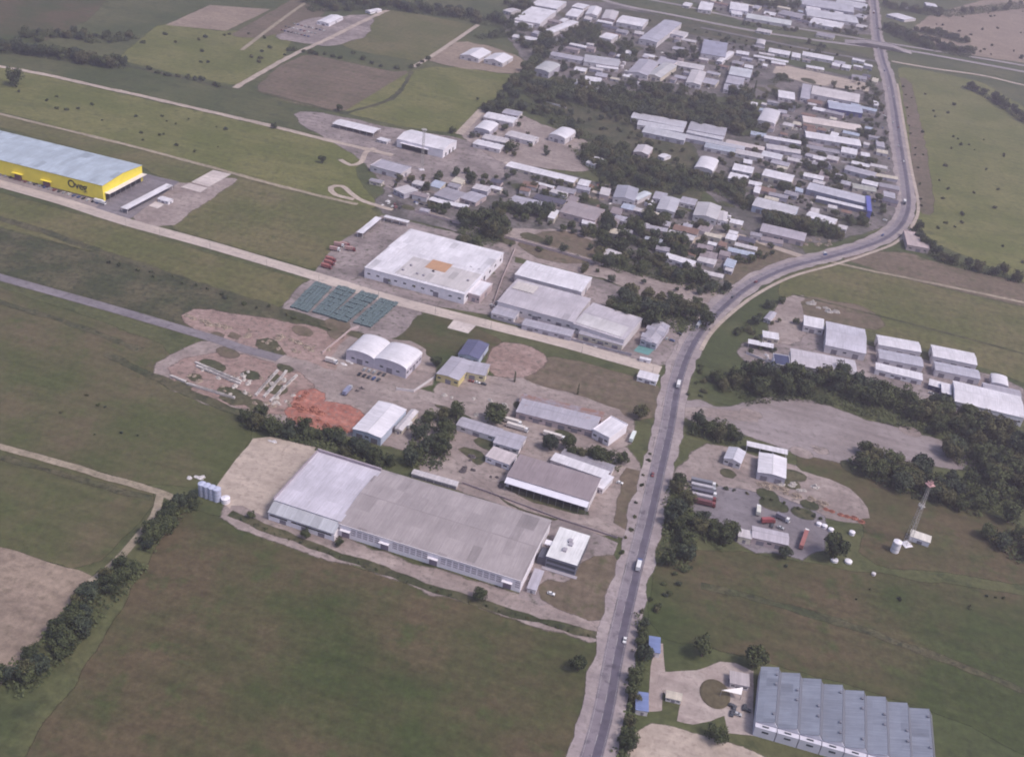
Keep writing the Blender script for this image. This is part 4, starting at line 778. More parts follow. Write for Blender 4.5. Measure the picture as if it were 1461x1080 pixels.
# big white triangular tensile canopy by the saw tooth factory
def sail():
    a, b, c = G(1030,984,5), G(1060,980,6), G(1058,991,3.6); ctr = (a+b+c)/3; r = root('sail_canopy', 'bright white triangular sail canopy over the round planter', 'canopy', (ctr.x, ctr.y, 0))
    o = Vector((ctr.x, ctr.y, 0)); bm = bmesh.new(); t = [bm.verts.new(v-o) for v in (a, b, c)]; t2 = [bm.verts.new(v-o-Vector((0, 0, .12))) for v in (a, b, c)]
    bm.faces.new(t); bm.faces.new(t2[::-1])
    for i in range(3): bm.faces.new((t[i], t2[i], t2[(i+1) % 3], t[(i+1) % 3]))
    bmesh.ops.recalc_face_normals(bm, faces=bm.faces); mk('sail', bm, smat('sail_white', (.82,.78,.78), .7, .04), r)
    for v in (a, b, c):
        bm = bmesh.new(); q = v-o; cyl(bm, (q.x, q.y, 0), (q.x, q.y, q.z+.3), .18, .12, 8); mk('mast', bm, smat('steel', (.3,.28,.3), .5), r)
sail()
bm = bmesh.new(); bmesh.ops.create_cone(bm, cap_ends=True, segments=40, radius1=7.6, radius2=6.6, depth=.35, matrix=Matrix.Diagonal((1, 1.25, 1, 1)))
pl = mk('planter', bm, smat('planter_soil', (.115,.095,.06), .95, .4, .3)); pl.location = G(1020,990)+Vector((0, 0, .5)); tag(pl, 'round grassed planter in the forecourt of the saw tooth factory', 'planter')

# little roofs between the halls of the crowded quarters, each fitted into a free spot
def inside(x, y, poly):
    ins = False; j = len(poly)-1
    for i in range(len(poly)):
        if (poly[i][1] > y) != (poly[j][1] > y) and x < (poly[j][0]-poly[i][0])*(y-poly[i][1])/(poly[j][1]-poly[i][1])+poly[i][0]: ins = not ins
        j = i
    return ins
def rpt(poly):
    xs = [p[0] for p in poly]; ys = [p[1] for p in poly]
    while True:
        x, y = random.uniform(min(xs), max(xs)), random.uniform(min(ys), max(ys))
        if inside(x, y, poly): return x, y
def near_label(x, y, first, rest):
    best = sorted((((o.location.x-x)**2+(o.location.y-y)**2, o) for o in HALLS), key=lambda t: t[0])[0][1]
    lb = first+' beside the '+best['label']
    return lb if len(lb.split()) <= 16 else first+' '+rest
HALLS = [o for o in C.objects if o.parent is None and o.type == 'EMPTY' and 'group' not in o.keys() and o.get('category') in ('hall','warehouse','shed','house','building','annex','workshop','factory')]
QT = (('below the highway quarter', [(745,20),(880,30),(1060,62),(1240,92),(1250,120),(1100,95),(1085,130),(900,125),(790,100)], 46),
      ('in the quarter inside the road bend', [(1085,140),(1240,150),(1262,200),(1272,290),(1200,330),(1080,300),(1045,250),(1060,205)], 50),
      ('beyond the highway', [(1000,2),(1240,-6),(1240,46),(1060,24)], 26),
      ('in the middle yards', [(560,262),(690,262),(860,268),(1040,318),(1120,345),(1020,400),(900,345),(800,318),(720,300),(600,300)], 44))
for where, poly, n in QT:
    k = t_ = 0
    while k < n and t_ < 4000:
        t_ += 1; x, y = rpt(poly); w = G(x, y); L_, D_ = random.uniform(4, 13), random.uniform(3, 6)
        if not free(w.x, w.y, max(4, L_*.7)): continue
        ang = ROWS+random.gauss(0, .05)+(0 if random.random() < .7 else PI/2); h = random.uniform(2.8, 5)
        rc, wd = random.choice(((WH, 'white'), (GR, 'grey'), (OW, 'pale'), (MG, 'mauve'), (BR, 'brown'), ((.26,.16,.13), 'rusty'), (BR, 'brown'), (DK, 'dark'), (BL, 'bluish'), (CR, 'cream')))
        ls = 'long' if L_ > 9 else 'short'; lb = near_label(w.x, w.y, '%s %s lean-to roof' % (ls, wd), 'squeezed between the larger halls '+where)
        r = root('lean_to', lb, 'lean-to', (w.x, w.y, 0), ang, '%s %s lean-tos %s' % (ls, wd, where)); RECT.append((w.x, w.y, math.cos(ang), math.sin(ang), L_, D_))
        mk('wall', wall_bm('s', 'x', L_, D_, h, .6), wallmat(random.choice((OW, CR, PK, GR))), r); mk('roof', roof_bm('s', 'x', L_, D_, h, .6), roofmat(rc, 'x'), r)
        mk('door', B_((-1.3, 1.3, -D_-.07, -D_+.1, .02, 2.4)), doorm, r); k += 1

# ---------------------------------------------------------------- trees
def leafmat(name, c1, c2):
    m, n, b = newmat(name, .9); at = N(n, 'ShaderNodeAttribute'); at.attribute_name = 'tone'
    oi = N(n, 'ShaderNodeObjectInfo'); a = N(n, 'ShaderNodeMath', operation='ADD'); n.links.new(at.outputs['Fac'], a.inputs[0])
    q = N(n, 'ShaderNodeMath', operation='MULTIPLY'); n.links.new(oi.outputs['Random'], q.inputs[0]); q.inputs[1].default_value = .45; n.links.new(q.outputs[0], a.inputs[1])
    n.links.new(ramp(n, a.outputs[0], .1, 1.25, c1, c2), b.inputs['Base Color']); return m
LM = [leafmat('leaves_dark', (.028, .038, .020), (.094, .108, .048)), leafmat('leaves_olive', (.044, .048, .025), (.120, .115, .056)), leafmat('leaves_blue', (.024, .035, .026), (.075, .090, .056))]
bark = smat('bark', (.12, .09, .07), .95, .3, 2)
def leaf_quads(bm, pts, size, tones, rnd):
    for p, nrm, tn in pts:
        d = (nrm + Vector((rnd.gauss(0, .5), rnd.gauss(0, .5), rnd.gauss(0, .5)))).normalized()
        u = d.orthogonal().normalized(); u.rotate(Matrix.Rotation(rnd.random()*6.3, 3, d)); v = d.cross(u); s_ = size*rnd.uniform(.6, 1.3)
        vs = [bm.verts.new(p+u*(a*s_)+v*(b*s_*.7)) for a, b in ((-1, 0), (0, -1), (1, 0), (0, 1))]
        bm.faces.new(vs); tones += [max(0, min(1, tn+rnd.gauss(0, .12)))]*4
def crown_mesh(name, seed, kind):
    rnd = random.Random(seed); bm = bmesh.new(); tones = []; cl = []
    if kind == 'round':
        for i in range(rnd.randint(13, 19)):
            th = rnd.random()*6.283; rr = rnd.random()**.6*.68; z = rnd.uniform(.55, 1.45)*(1-.25*rr)
            cl.append((Vector((rr*math.cos(th), rr*math.sin(th)*rnd.uniform(.8, 1.1), z)), rnd.uniform(.27, .46)))
        per, sz = 95, .085
    elif kind == 'cypress':
        for i in range(16):
            z = .2+i*.27; r_ = .42*(1-(i/17)**1.6)+.05; cl.append((Vector((rnd.gauss(0, .06), rnd.gauss(0, .06), z)), r_))
        per, sz = 60, .075
    else:
        for i in range(rnd.randint(5, 9)):
            th = rnd.random()*6.283; rr = rnd.random()*.7; cl.append((Vector((rr*math.cos(th), rr*math.sin(th), rnd.uniform(.2, .6))), rnd.uniform(.3, .5)))
        per, sz = 80, .11
    for c, r_ in cl:
        tn = rnd.random(); pts = []
        for k in range(per):
            d = Vector((rnd.gauss(0, 1), rnd.gauss(0, 1), rnd.gauss(0, 1)+.25)).normalized()
            p = c + d*r_*rnd.uniform(.6, 1.08); pts.append((p, d, tn))
        leaf_quads(bm, pts, sz, tones, rnd)
    me = bpy.data.meshes.new(name); bm.to_mesh(me); bm.free(); at = me.attributes.new('tone', 'FLOAT', 'POINT'); at.data.foreach_set('value', tones)
    return me
def trunk_mesh(seed, kind):
    rnd = random.Random(seed); bm = bmesh.new()
    cyl(bm, (0, 0, -.05), (rnd.uniform(-.05, .05), 0, .75), .085, .05, 7)
    if kind == 'round':
        for i in range(4):
            a = i*1.57+rnd.random(); cyl(bm, (0, 0, .4+.06*i), (.42*math.cos(a), .42*math.sin(a), .95), .04, .015, 5)
    me = bpy.data.meshes.new('trunk'); bm.to_mesh(me); bm.free(); me.materials.append(bark); return me
PRO = {}
for kind, nv in (('round', 6), ('cypress', 2), ('bush', 4)):
    PRO[kind] = []
    for i in range(nv):
        cm = crown_mesh('crown', 40+i+len(kind)*7, kind); var = []
        for m in LM:
            c2 = cm.copy(); c2.materials.append(m); var.append(c2)
        PRO[kind].append((var, trunk_mesh(90+i, kind)))
CNT = {}
def plant(P, rad, kind='round', mi=None, label='', cat='tree', group=None, name=None, zs=None):
    name = name or {'round': 'tree', 'cypress': 'cypress', 'bush': 'shrub'}[kind]
    CNT[name] = CNT.get(name, 0)+1
    r = root(name, label, cat, (P.x, P.y, 0), random.random()*6.28, group)
    var, tr = random.choice(PRO[kind]); mi = mi if mi is not None else random.choice((0, 0, 0, 1, 2))
    zz = zs or random.uniform(.85, 1.15); r.scale = (rad, rad*random.uniform(.88, 1.1), rad*zz)
    if kind == 'cypress': r.scale = (rad, rad, rad*random.uniform(.9, 1.2))
    for nm, me in (('crown', var[mi]), ('trunk', tr)):
        o = bpy.data.objects.new(nm, me); C.objects.link(o); o.parent = r
    return r
WOOD = []                                                  # trees of the far woods that read as one mass
UG = []                                                    # where undergrowth grows
def belt(label, group, pts, width, n, r0, r1, kind='round', mi=None, ug=True, cat=None, name=None, far=False):
    """n single trees along the line pts (photo pixels on the ground), scattered over width metres"""
    P = [G(*p) for p in pts]; L = [(P[i+1]-P[i]).length for i in range(len(P)-1)] if len(P) > 1 else [1]; T_ = sum(L)
    for k in range(n):
        t = (k+random.uniform(.15, .85))/n*T_; i = 0
        if len(P) > 1:
            while i < len(L)-1 and t > L[i]: t -= L[i]; i += 1
            q = P[i].lerp(P[i+1], t/L[i]); d = (P[i+1]-P[i]).normalized()
        else: q = P[0]; d = Vector((1, 0, 0))
        q = q + Vector((-d.y, d.x, 0))*random.uniform(-.5, .5)*width + d*random.uniform(-1, 1)
        rad = random.uniform(r0, r1)
        if far and random.random() < far: WOOD.append((q, rad)); continue
        lb = label; gp = group
        if n > 6:
            w = ('left end', 'middle', 'right end')[min(2, int(k*3/n))]; z = 'smaller' if rad < (r0+r1)/2 else 'larger'
            lb = '%s %s, %s' % (z, label, w); gp = '%s, %s %s' % (group, z, w)
        plant(q, rad, kind, mi, lb, cat or {'bush': 'shrub', 'cypress': 'cypress'}.get(kind, 'tree'), gp, name)
    if ug and len(P) > 1: UG.append((P, width, T_))
def field(label, group, poly, n, r0, r1, kind='bush', mi=None, cat=None, name=None):
    xs = [p[0] for p in poly]; ys = [p[1] for p in poly]; k = 0
    while k < n:
        x, y = random.uniform(min(xs), max(xs)), random.uniform(min(ys), max(ys)); ins = False; j = len(poly)-1
        for i in range(len(poly)):
            if (poly[i][1] > y) != (poly[j][1] > y) and x < (poly[j][0]-poly[i][0])*(y-poly[i][1])/(poly[j][1]-poly[i][1])+poly[i][0]: ins = not ins
            j = i
        if ins:
            rd = random.uniform(r0, r1); z = 'small' if rd < (r0+r1)/2 else 'big'; ym = (min(ys)+max(ys))/2; w = 'upper part' if y < ym else 'lower part'
            plant(G(x, y), rd, kind, mi, '%s %s, %s' % (z, label, w), cat or ('shrub' if kind == 'bush' else 'tree'), '%s, %s %s' % (group, z, w), name); k += 1
# single trees with a label of their own
for x, y, rad, lb, mi in (
 (707,604,9.5,'big round dark tree between the long lilac shed and the grey shed roofs',0),
 (784,641,6.5,'dark tree at the end of the strip roofs behind the brown roofed warehouse',2),
 (623,522,5.5,'round dark tree left of the pale yellow walled building',0),
 (660,509,3.8,'small dark tree touching the dark blue roofed workshop',0),
 (913,596,6.5,'bushy tree beside the main road above the green verge',1),
 (684,855,4.8,'lone round tree at the front corner of the longest warehouse',0),
 (359,739,3.0,'small tree at the front left end of the longest warehouse lane',0),
 (437,768,3.6,'second small tree on the lane before the longest warehouse',0),
 (484,778,3.2,'third small tree before the joint of the longest warehouse',0),
 (824,956,5.5,'dark tree at the right edge of the bottom meadow',0),
 (1187,798,9.5,'large dark tree at the right end of the truck yard',0),
 (1117,795,5,'dark tree at the right corner of the pink walled shed',2),
 (1001,936,7,'dark tree standing in the grass above the round planter forecourt',0),
 (1073,951,7,'dark tree touching the first bay of the saw tooth roof',0),
 (1022,1056,5.5,'dark tree at the foot of the forecourt near the bottom edge',0),
 (555,403,4,'small tree at the front left of the large white factory',0),
 (22,122,11,'broad dark tree beside the dirt track at the left edge',0),
 (460,233,5,'round bush like tree alone in the pasture left of the loop',0),
 (391,184,4,'small tree on the upper dirt track',0),
 (484,159,5,'small round tree above the long cream shed',0),
 (645,190,5,'small tree between bright parcel and white hangar',0),
 (729,216,8.5,'round dark tree among the vaulted sheds',0),
 (672,262,7,'upper bushy tree below the tall thin mast',0),
 (609,272,5,'small round tree behind the white diamond roof',0),
 (990,88,8,'dark tree under the large mauve grey roof',0),
 (970,86,9,'dark broad tree in the court beside the vaulted pair',0),
 (928,77,7,'olive round tree at the corner of the tall lilac hall',1),
 (898,69,7.5,'dark round tree in the grass by the white tower house',0),
 (1172,243,7.5,'dark tree within the curved garden wall',0),
 (1146,207,6,'dark tree at the left end of the long white hall',0),
 (1437,745,8,'tree at the right edge below the wooded belt',0)):
    plant(G(x, y), rad, 'round', mi, lb, 'tree')
for x, y, rad, lb in ((1075,136,4.6,'tall slender cypress beside the striped halls'), (1070,143,3.6,'lower cypress at the foot of the tall slender one'),
                      (734,545,2.2,'slim dark poplar in the reddish plot'), (824,563,2,'slim dark poplar in the olive grass plot')):
    plant(G(x, y), rad, 'cypress', 0, lb, 'cypress')
TB = [
 ('dense tree of the hedge above the bottom meadow', 'hedge trees at the lower left', [(276,712),(240,745),(200,785)], 10, 13, 3.8, 5.6),
 ('dense tree of the long hedge running down to the bottom left corner', 'long hedge trees at the lower left', [(188,806),(150,845),(110,890),(60,945),(10,985)], 15, 28, 4, 6),
 ('tree of the dark row behind the longest warehouse', 'trees behind the longest warehouse', [(350,598),(420,618),(480,638),(560,668)], 15, 22, 4, 6),
 ('tall brownish tree of the clump between bright factory and dirt yard', 'clump beside the dirt yard', [(634,592),(614,636),(600,668)], 20, 12, 5, 7),
 ('tree of the dark row in front of the white end block', 'row under the white end block', [(805,645),(845,655),(885,666)], 9, 8, 4.5, 6),
 ('small dark tree in front of the large white factory', 'trees before the large white factory', [(582,410),(596,414),(606,418)], 3, 3, 3, 4),
 ('tree of the clump at the road corner of the gravel lot', 'clump at the gravel lot corner', [(985,612),(1010,618),(1050,636)], 12, 9, 4.5, 6.5),
 ('roadside tree left of the parked truck row', 'roadside trees by the truck row', [(976,690),(966,730),(968,770),(960,812)], 14, 11, 4.5, 6.5),
 ('tree of the clump below the truck yard', 'clump below the truck yard', [(985,745),(1010,762),(1042,780)], 14, 7, 5, 6.5),
 ('roadside tree above the bottom edge beside the blue roofs', 'roadside trees by the blue roofs', [(916,880),(912,950),(904,975),(897,1040),(884,1085)], 4, 10, 3.5, 5.5),
 ('tree of the broad wooded belt above the gravel lot', 'belt above the gravel lot', [(1045,558),(1110,552),(1180,558),(1250,582),(1320,600),(1400,624),(1461,655)], 30, 34, 6.5, 9.5),
 ('tree of the grove at the right end of the gravel lot', 'grove at the gravel lot end', [(1222,650),(1260,672),(1310,690),(1370,705),(1440,715)], 26, 17, 6, 8.5),
 ('tree of the wood at the right edge', 'wood at the right edge', [(1400,650),(1440,680),(1475,700)], 22, 7, 7, 9),
 ('tree of the short row at the top of the right pasture', 'row in the right pasture', [(1376,124),(1400,134),(1430,152),(1470,180)], 10, 11, 6, 8),
 ('tree of the row below the right pasture', 'row below the right pasture', [(1306,328),(1318,352),(1335,368),(1380,382),(1461,402)], 11, 13, 4.5, 6.5),
 ('tree of the wooded strip right of the clipped white roof', 'wooded strip in the middle', [(848,345),(900,366),(950,390),(1000,404),(1040,418)], 14, 15, 5, 7.5),
 ('tree of the dark grove behind the joined factories', 'grove behind the joined factories', [(865,438),(900,450),(950,462),(1000,458)], 26, 15, 6, 9),
 ('tree of the hedge under the narrow blue grey roof', 'hedge below the cream house', [(880,342),(920,352),(960,360),(1010,368)], 8, 9, 4.5, 6.5),
 ('tree of the dense clump around the two small white houses', 'clump around the small white houses', [(655,325),(690,330),(720,338)], 30, 11, 6, 9),
 ('tree of the clump under the half hidden flat roof', 'clump under the half hidden roof', [(715,300),(745,305),(790,308)], 10, 7, 5.5, 8),
 ('tree beside the reddish ribbed roof', 'trees by the reddish roof', [(860,318),(868,335),(830,338)], 9, 5, 5, 7),
 ('tree of the clump below the broad lilac workshop', 'clump below the broad lilac workshop', [(925,312),(935,326),(955,325)], 16, 6, 5.5, 7.5),
 ('tree of the dark wall of trees across the district', 'dark tree wall', [(755,140),(790,136),(850,150),(910,160),(980,172),(1035,182)], 46, 33, 7, 9.5),
 ('tree of the dark line going down from the joined white factory', 'dark line beside the white factory', [(780,50),(775,75),(758,100),(738,125),(715,155),(695,160)], 16, 15, 6.5, 9),
 ('tree of the clump behind the small white tower house', 'clump by the white tower house', [(815,45),(840,42),(850,70),(880,78)], 16, 8, 6, 8),
 ('tree of the dark grove left of the vaulted hall', 'grove by the vaulted hall', [(1052,140),(1060,165),(1055,185),(1070,195)], 30, 10, 6.5, 9),
 ('tree of the loose wood in the middle of the district', 'loose wood in the middle', [(840,215),(870,240),(900,262),(950,262),(1000,262)], 34, 20, 5, 8),
 ('tree of the dark row above the lilac segmented roof', 'row above the segmented roof', [(1090,312),(1120,320),(1150,328),(1190,338)], 13, 10, 6, 8),
 ('tree of the dark line at the left edge above the dirt track', 'line at the upper left', [(-10,72),(50,78),(110,88),(180,97)], 15, 12, 7, 9),
 ('tree of the dark wood along the top edge', 'wood along the top edge', [(440,8),(500,3),(580,14),(650,22),(730,40)], 34, 18, 7, 9.5),
 ('tree of the wood right of the top crossing', 'wood beyond the crossing', [(1265,42),(1300,58),(1345,72),(1385,80)], 36, 14, 7, 9),
 ('tree of the wood at the top beyond the highway', 'wood beyond the highway', [(1078,6),(1110,12),(1130,10)], 26, 5, 7, 9),
]
FAR = {'dark tree wall': 1, 'wood along the top edge': 1, 'wood beyond the crossing': 1, 'wood beyond the highway': 1, 'loose wood in the middle': 1, 'dark line beside the white factory': .8, 'grove by the vaulted hall': 1, 'line at the upper left': .6, 'clump by the white tower house': 1, 'clump under the half hidden roof': 1, 'row above the segmented roof': .6}
for row in TB:
    f = FAR.get(row[1], 0); row = list(row); row[6] *= 1.08
    if f: row[4] = int(row[4]*1.9)
    belt(*row, far=f)
for pts, w, n, r0, r1 in (
  ([(770,130),(850,132),(930,143),(1040,168)], 34, 60, 6, 9), ([(900,125),(960,135),(1030,150)], 20, 22, 6, 8.5), ([(1048,125),(1062,150),(1080,190)], 24, 16, 6, 8),
  ([(740,45),(752,20),(735,5)], 40, 16, 6, 8.5), ([(770,62),(800,62),(830,55),(850,40)], 26, 22, 5.5, 8), ([(880,60),(900,75),(890,88)], 20, 8, 5, 7.5),
  ([(690,160),(740,150),(790,165),(830,200)], 30, 20, 4.5, 7), ([(850,205),(880,230),(930,240),(990,260)], 46, 40, 5, 7.5), ([(830,222),(850,245),(880,262)], 16, 10, 5, 7),
  ([(1010,262),(1050,285),(1075,300)], 22, 14, 5, 7.5), ([(1045,262),(1062,275)], 16, 7, 4.5, 6.5), ([(1110,268),(1125,274)], 10, 5, 4.5, 6), ([(1130,215),(1150,222)], 10, 4, 4, 6),
  ([(1140,232),(1160,245),(1190,252)], 12, 8, 3.5, 5.5), ([(1215,190),(1240,196),(1255,206)], 14, 9, 4, 6), ([(1225,228),(1250,236)], 10, 6, 3.5, 5), ([(1170,252),(1215,262)], 8, 7, 3.5, 5),
  ([(1100,120),(1115,112),(1130,118)], 12, 6, 3.5, 5.5), ([(1108,150),(1122,158),(1140,150)], 14, 7, 4, 6), ([(1240,118),(1250,135),(1248,160)], 8, 6, 3, 5), ([(1150,62),(1180,70),(1160,76)], 8, 6, 3, 5),
  ([(1150,36),(1190,46),(1225,52)], 6, 10, 4, 5.5), ([(1060,36),(1100,42),(1140,46)], 6, 9, 3.5, 5.5), ([(1060,4),(1100,10),(1135,14)], 26, 16, 6, 8), ([(1228,30),(1238,10)], 8, 5, 4, 6),
  ([(1262,10),(1340,22),(1460,8)], 40, 40, 5, 8), ([(1270,45),(1330,48),(1380,62)], 34, 26, 5, 7.5), ([(440,15),(560,10),(720,32)], 26, 34, 6, 9), ([(680,55),(730,50),(760,70)], 22, 12, 5, 7),
  ([(855,300),(870,320),(850,340)], 12, 6, 4.5, 6.5), ([(895,320),(910,330),(940,345),(980,352)], 12, 16, 5, 7.5), ([(985,320),(1010,325)], 12, 5, 3.5, 5), ([(760,268),(785,280),(815,288)], 8, 6, 3.5, 5),
  ([(850,372),(900,385),(960,400),(1020,415)], 20, 22, 5, 7.5), ([(880,425),(940,440),(1000,440)], 24, 14, 5.5, 8), ([(1090,318),(1150,332),(1200,342)], 14, 14, 5, 7.5), ([(1200,315),(1240,322)], 12, 6, 3.5, 5.5),
  ([(1190,548),(1290,576),(1380,612),(1461,640)], 34, 34, 6, 9), ([(1380,640),(1430,680),(1475,720)], 44, 26, 6.5, 9.5), ([(1225,660),(1300,695),(1400,722)], 26, 22, 6, 8.5), ([(1020,548),(1090,546),(1160,552)], 22, 20, 4.5, 6.5), ([(1420,760),(1470,800)], 22, 8, 5, 8), ([(30,50),(80,48),(150,58),(190,52)], 30, 22, 4, 7), ([(650,345),(690,350),(700,330)], 16, 8, 5, 7.5)):
    P = [G(*p) for p in pts]; T_ = sum((P[i+1]-P[i]).length for i in range(len(P)-1))
    UG.append((P, w*.8, T_))
    for k in range(n):
        i = random.randrange(len(P)-1); d = (P[i+1]-P[i]).normalized()
        WOOD.append((P[i].lerp(P[i+1], random.random())+Vector((-d.y, d.x, 0))*random.uniform(-.5, .5)*w, random.uniform(r0, r1)*.95))
for poly, n in (([(745,20),(880,30),(1060,62),(1100,80),(1085,135),(900,128),(770,110)], 130), ([(1085,130),(1250,110),(1268,200),(1275,300),(1190,340),(1080,310),(1000,250),(1040,205)], 170),
                ([(960,-6),(1240,-10),(1240,50),(1060,30)], 60), ([(560,262),(690,240),(860,262),(1040,320),(1130,350),(1020,405),(900,360),(800,330),(720,310),(600,305)], 150), ([(680,140),(840,190),(838,230),(720,228),(665,195)], 22),
                ([(700,340),(860,350),(1010,410),(960,455),(830,395)], 26), ([(1060,440),(1130,430),(1140,480),(1060,510)], 10), ([(760,130),(900,160),(1000,235),(1000,290),(860,255)], 60)):
    k = t_ = 0
    while k < n and t_ < 5000:
        t_ += 1; x, y = rpt(poly); w = G(x, y); rd = random.choice((2.2, 2.8, 3.4, 4.2, 5))
        if free(w.x, w.y, rd*.75): WOOD.append((w, rd)); k += 1
def woodland():
    rnd = random.Random(3); vs = []; fs = []; tn = []; mis = []
    for q, rad in WOOD:
        me = rnd.choice(PRO['round'])[0][0]; mo = rnd.choice((0, 0, 1, 2)); a = rnd.random()*6.28; ca, sa = math.cos(a)*rad, math.sin(a)*rad; b0 = len(vs); k = rnd.random()*.4
        for v in me.vertices: x, y, z = v.co; vs.append((q.x+x*ca-y*sa, q.y+x*sa+y*ca, z*rad))
        tn += [min(1.2, d.value+k) for d in me.attributes['tone'].data]
        fs += [tuple(b0+i for i in p.vertices) for p in me.polygons]; mis += [mo]*len(me.polygons)
    me = bpy.data.meshes.new('woodland'); me.from_pydata(vs, [], fs); at = me.attributes.new('tone', 'FLOAT', 'POINT'); at.data.foreach_set('value', tn)
    for m_ in LM: me.materials.append(m_)
    me.polygons.foreach_set('material_index', mis)
    o = bpy.data.objects.new('woodland', me); C.objects.link(o); tag(o, 'dark far woodland crowns merging into belts across the district', 'woodland', None, 'stuff')
woodland()
SB = [
 ('bush of the hedge line in the upper left pasture', 'upper left hedge bushes', [(208,100),(240,108),(275,112),(320,125)], 6, 9, 4, 6),
 ('bush around the scattered mounds in the upper left', 'upper left wood bushes', [(45,58),(90,50),(140,60),(190,52)], 18, 12, 5, 7.5),
 ('bush beside the scrap yard lane', 'bushes by the scrap yard', [(405,72),(440,76),(470,80),(490,84)], 8, 8, 4, 6),
 ('bush on the border of the top middle parcel', 'bushes of the top middle parcel', [(500,75),(525,90),(560,98),(590,98),(620,82)], 8, 9, 4, 6.5),
 ('bush at the front fence of the bottom meadow lane', 'fence bushes of the bottom meadow', [(330,738),(420,772),(560,822),(700,868),(850,912)], 1.5, 26, .8, 1.5),
 ('bush on the bank above the grey block road', 'bank bushes', [(150,372),(240,398),(330,425),(430,455)], 8, 16, 1.5, 3),
 ('bush along the main road verge at the right', 'verge bushes', [(1288,120),(1300,190),(1314,260),(1316,310)], 4, 12, 1.6, 2.8),
 ('bush between the highway lanes', 'highway bushes', [(920,30),(1000,46),(1100,66),(1200,80)], 7, 14, 2, 4),
 ('bush along the wall behind the white factory', 'wall bushes', [(600,305),(700,332),(790,358),(860,378)], 3, 12, 1.5, 3),
 ('bush in the yard of the middle houses', 'yard bushes in the middle', [(860,300),(900,318),(960,320),(1010,330)], 14, 12, 2, 4),
 ('bush beside the curved garden walls', 'garden bushes', [(1100,262),(1160,270),(1200,262),(1240,285)], 8, 12, 2.5, 4.5),
 ('bush beside the hut near the right road verge', 'bushes by the right entrance', [(1045,480),(1070,470),(1085,500),(1110,500)], 9, 10, 3, 5),
 ('bush in the strip before the broad lilac flat warehouse', 'bushes before the flat warehouse', [(1040,540),(1100,545),(1180,550)], 8, 12, 3, 5),
 ('bush along the hedge right of the truck yard', 'hedge above the truck yard', [(1010,690),(1060,705),(1130,720),(1180,748)], 3, 10, 1.5, 2.5),
]
for lb, gp, pts, w, n, a, b in SB: belt(lb, gp, pts, w, n, a, b, 'bush', None, False)
SB2 = [('bush on the grassy verge right of the main road', 'right verge bushes', [(985,800),(960,840),(930,870),(925,905)], 12, 14, 1.8, 3.6), ('bush on the left verge of the main road', 'left verge bushes', [(930,640),(918,690),(905,745),(888,800)], 4, 9, 1.2, 2.2), ('bush beside the road above the gravel lot', 'verge bushes above the gravel lot', [(1005,520),(1000,545),(990,570)], 10, 9, 2, 3.6)]
for lb, gp, pts, w, n, a, b in SB2: belt(lb, gp, pts, w, n, a, b, 'bush', None, False)
FL = [
 ('lone dark bush dotted in the large right pasture', 'right pasture bushes', [(1290,110),(1440,190),(1461,380),(1340,340),(1315,220)], 34, 1.6, 4),
 ('lone bush in the light green pasture behind the yellow warehouse', 'left pasture bushes', [(20,130),(180,150),(330,180),(300,230),(80,170)], 22, 1.2, 3),
 ('lone bush in the dotted green pasture at the upper left', 'dotted pasture bushes', [(200,60),(250,40),(400,50),(410,80),(320,110),(220,80)], 18, 2.5, 4.5),
 ('bush on the brown slope in the top right corner', 'slope bushes', [(1330,30),(1461,5),(1461,85),(1350,70)], 26, 2, 4.5),
 ('bush in the overgrown plot of the district', 'overgrown plot bushes', [(760,135),(890,165),(980,220),(850,230)], 24, 2, 4.5),
 ('bush among the roofs of the warehouse quarter', 'quarter bushes', [(1080,130),(1240,160),(1260,300),(1120,300),(1040,240)], 30, 1.8, 3.8),
 ('small tuft in the meadow around the red topped mast', 'mast meadow bushes', [(1130,800),(1440,850),(1440,900),(1060,830)], 9, 1, 2),
 ('bush in the scrub of the left bank', 'left field bushes', [(60,560),(200,560),(210,640),(40,600)], 8, .8, 1.8),
]
for lb, gp, poly, n, a, b in FL: field(lb, gp, poly, n, a, b)
def undergrowth():
    rnd = random.Random(5); bm = bmesh.new(); tones = []
    for P, width, T_ in UG:
        for k in range(int(T_*width*.30)):
            i = rnd.randrange(len(P)-1); t = rnd.random(); d = (P[i+1]-P[i]).normalized()
            q = P[i].lerp(P[i+1], t) + Vector((-d.y, d.x, 0))*rnd.uniform(-.55, .55)*width*1.15; tn = noise.noise(q*.06)+.5
            leaf_quads(bm, [(q+Vector((rnd.gauss(0, 1), rnd.gauss(0, 1), abs(rnd.gauss(0, 1.6))+.3)), Vector((0, -.2, 1)), tn) for _ in range(4)], .8, tones, rnd)
    me = bpy.data.meshes.new('undergrowth'); bm.to_mesh(me); bm.free(); at = me.attributes.new('tone', 'FLOAT', 'POINT'); at.data.foreach_set('value', tones); me.materials.append(LM[0])
    o = bpy.data.objects.new('undergrowth', me); C.objects.link(o); tag(o, 'low dark scrub filling the ground under the tree belts', 'undergrowth', None, 'stuff')
undergrowth()
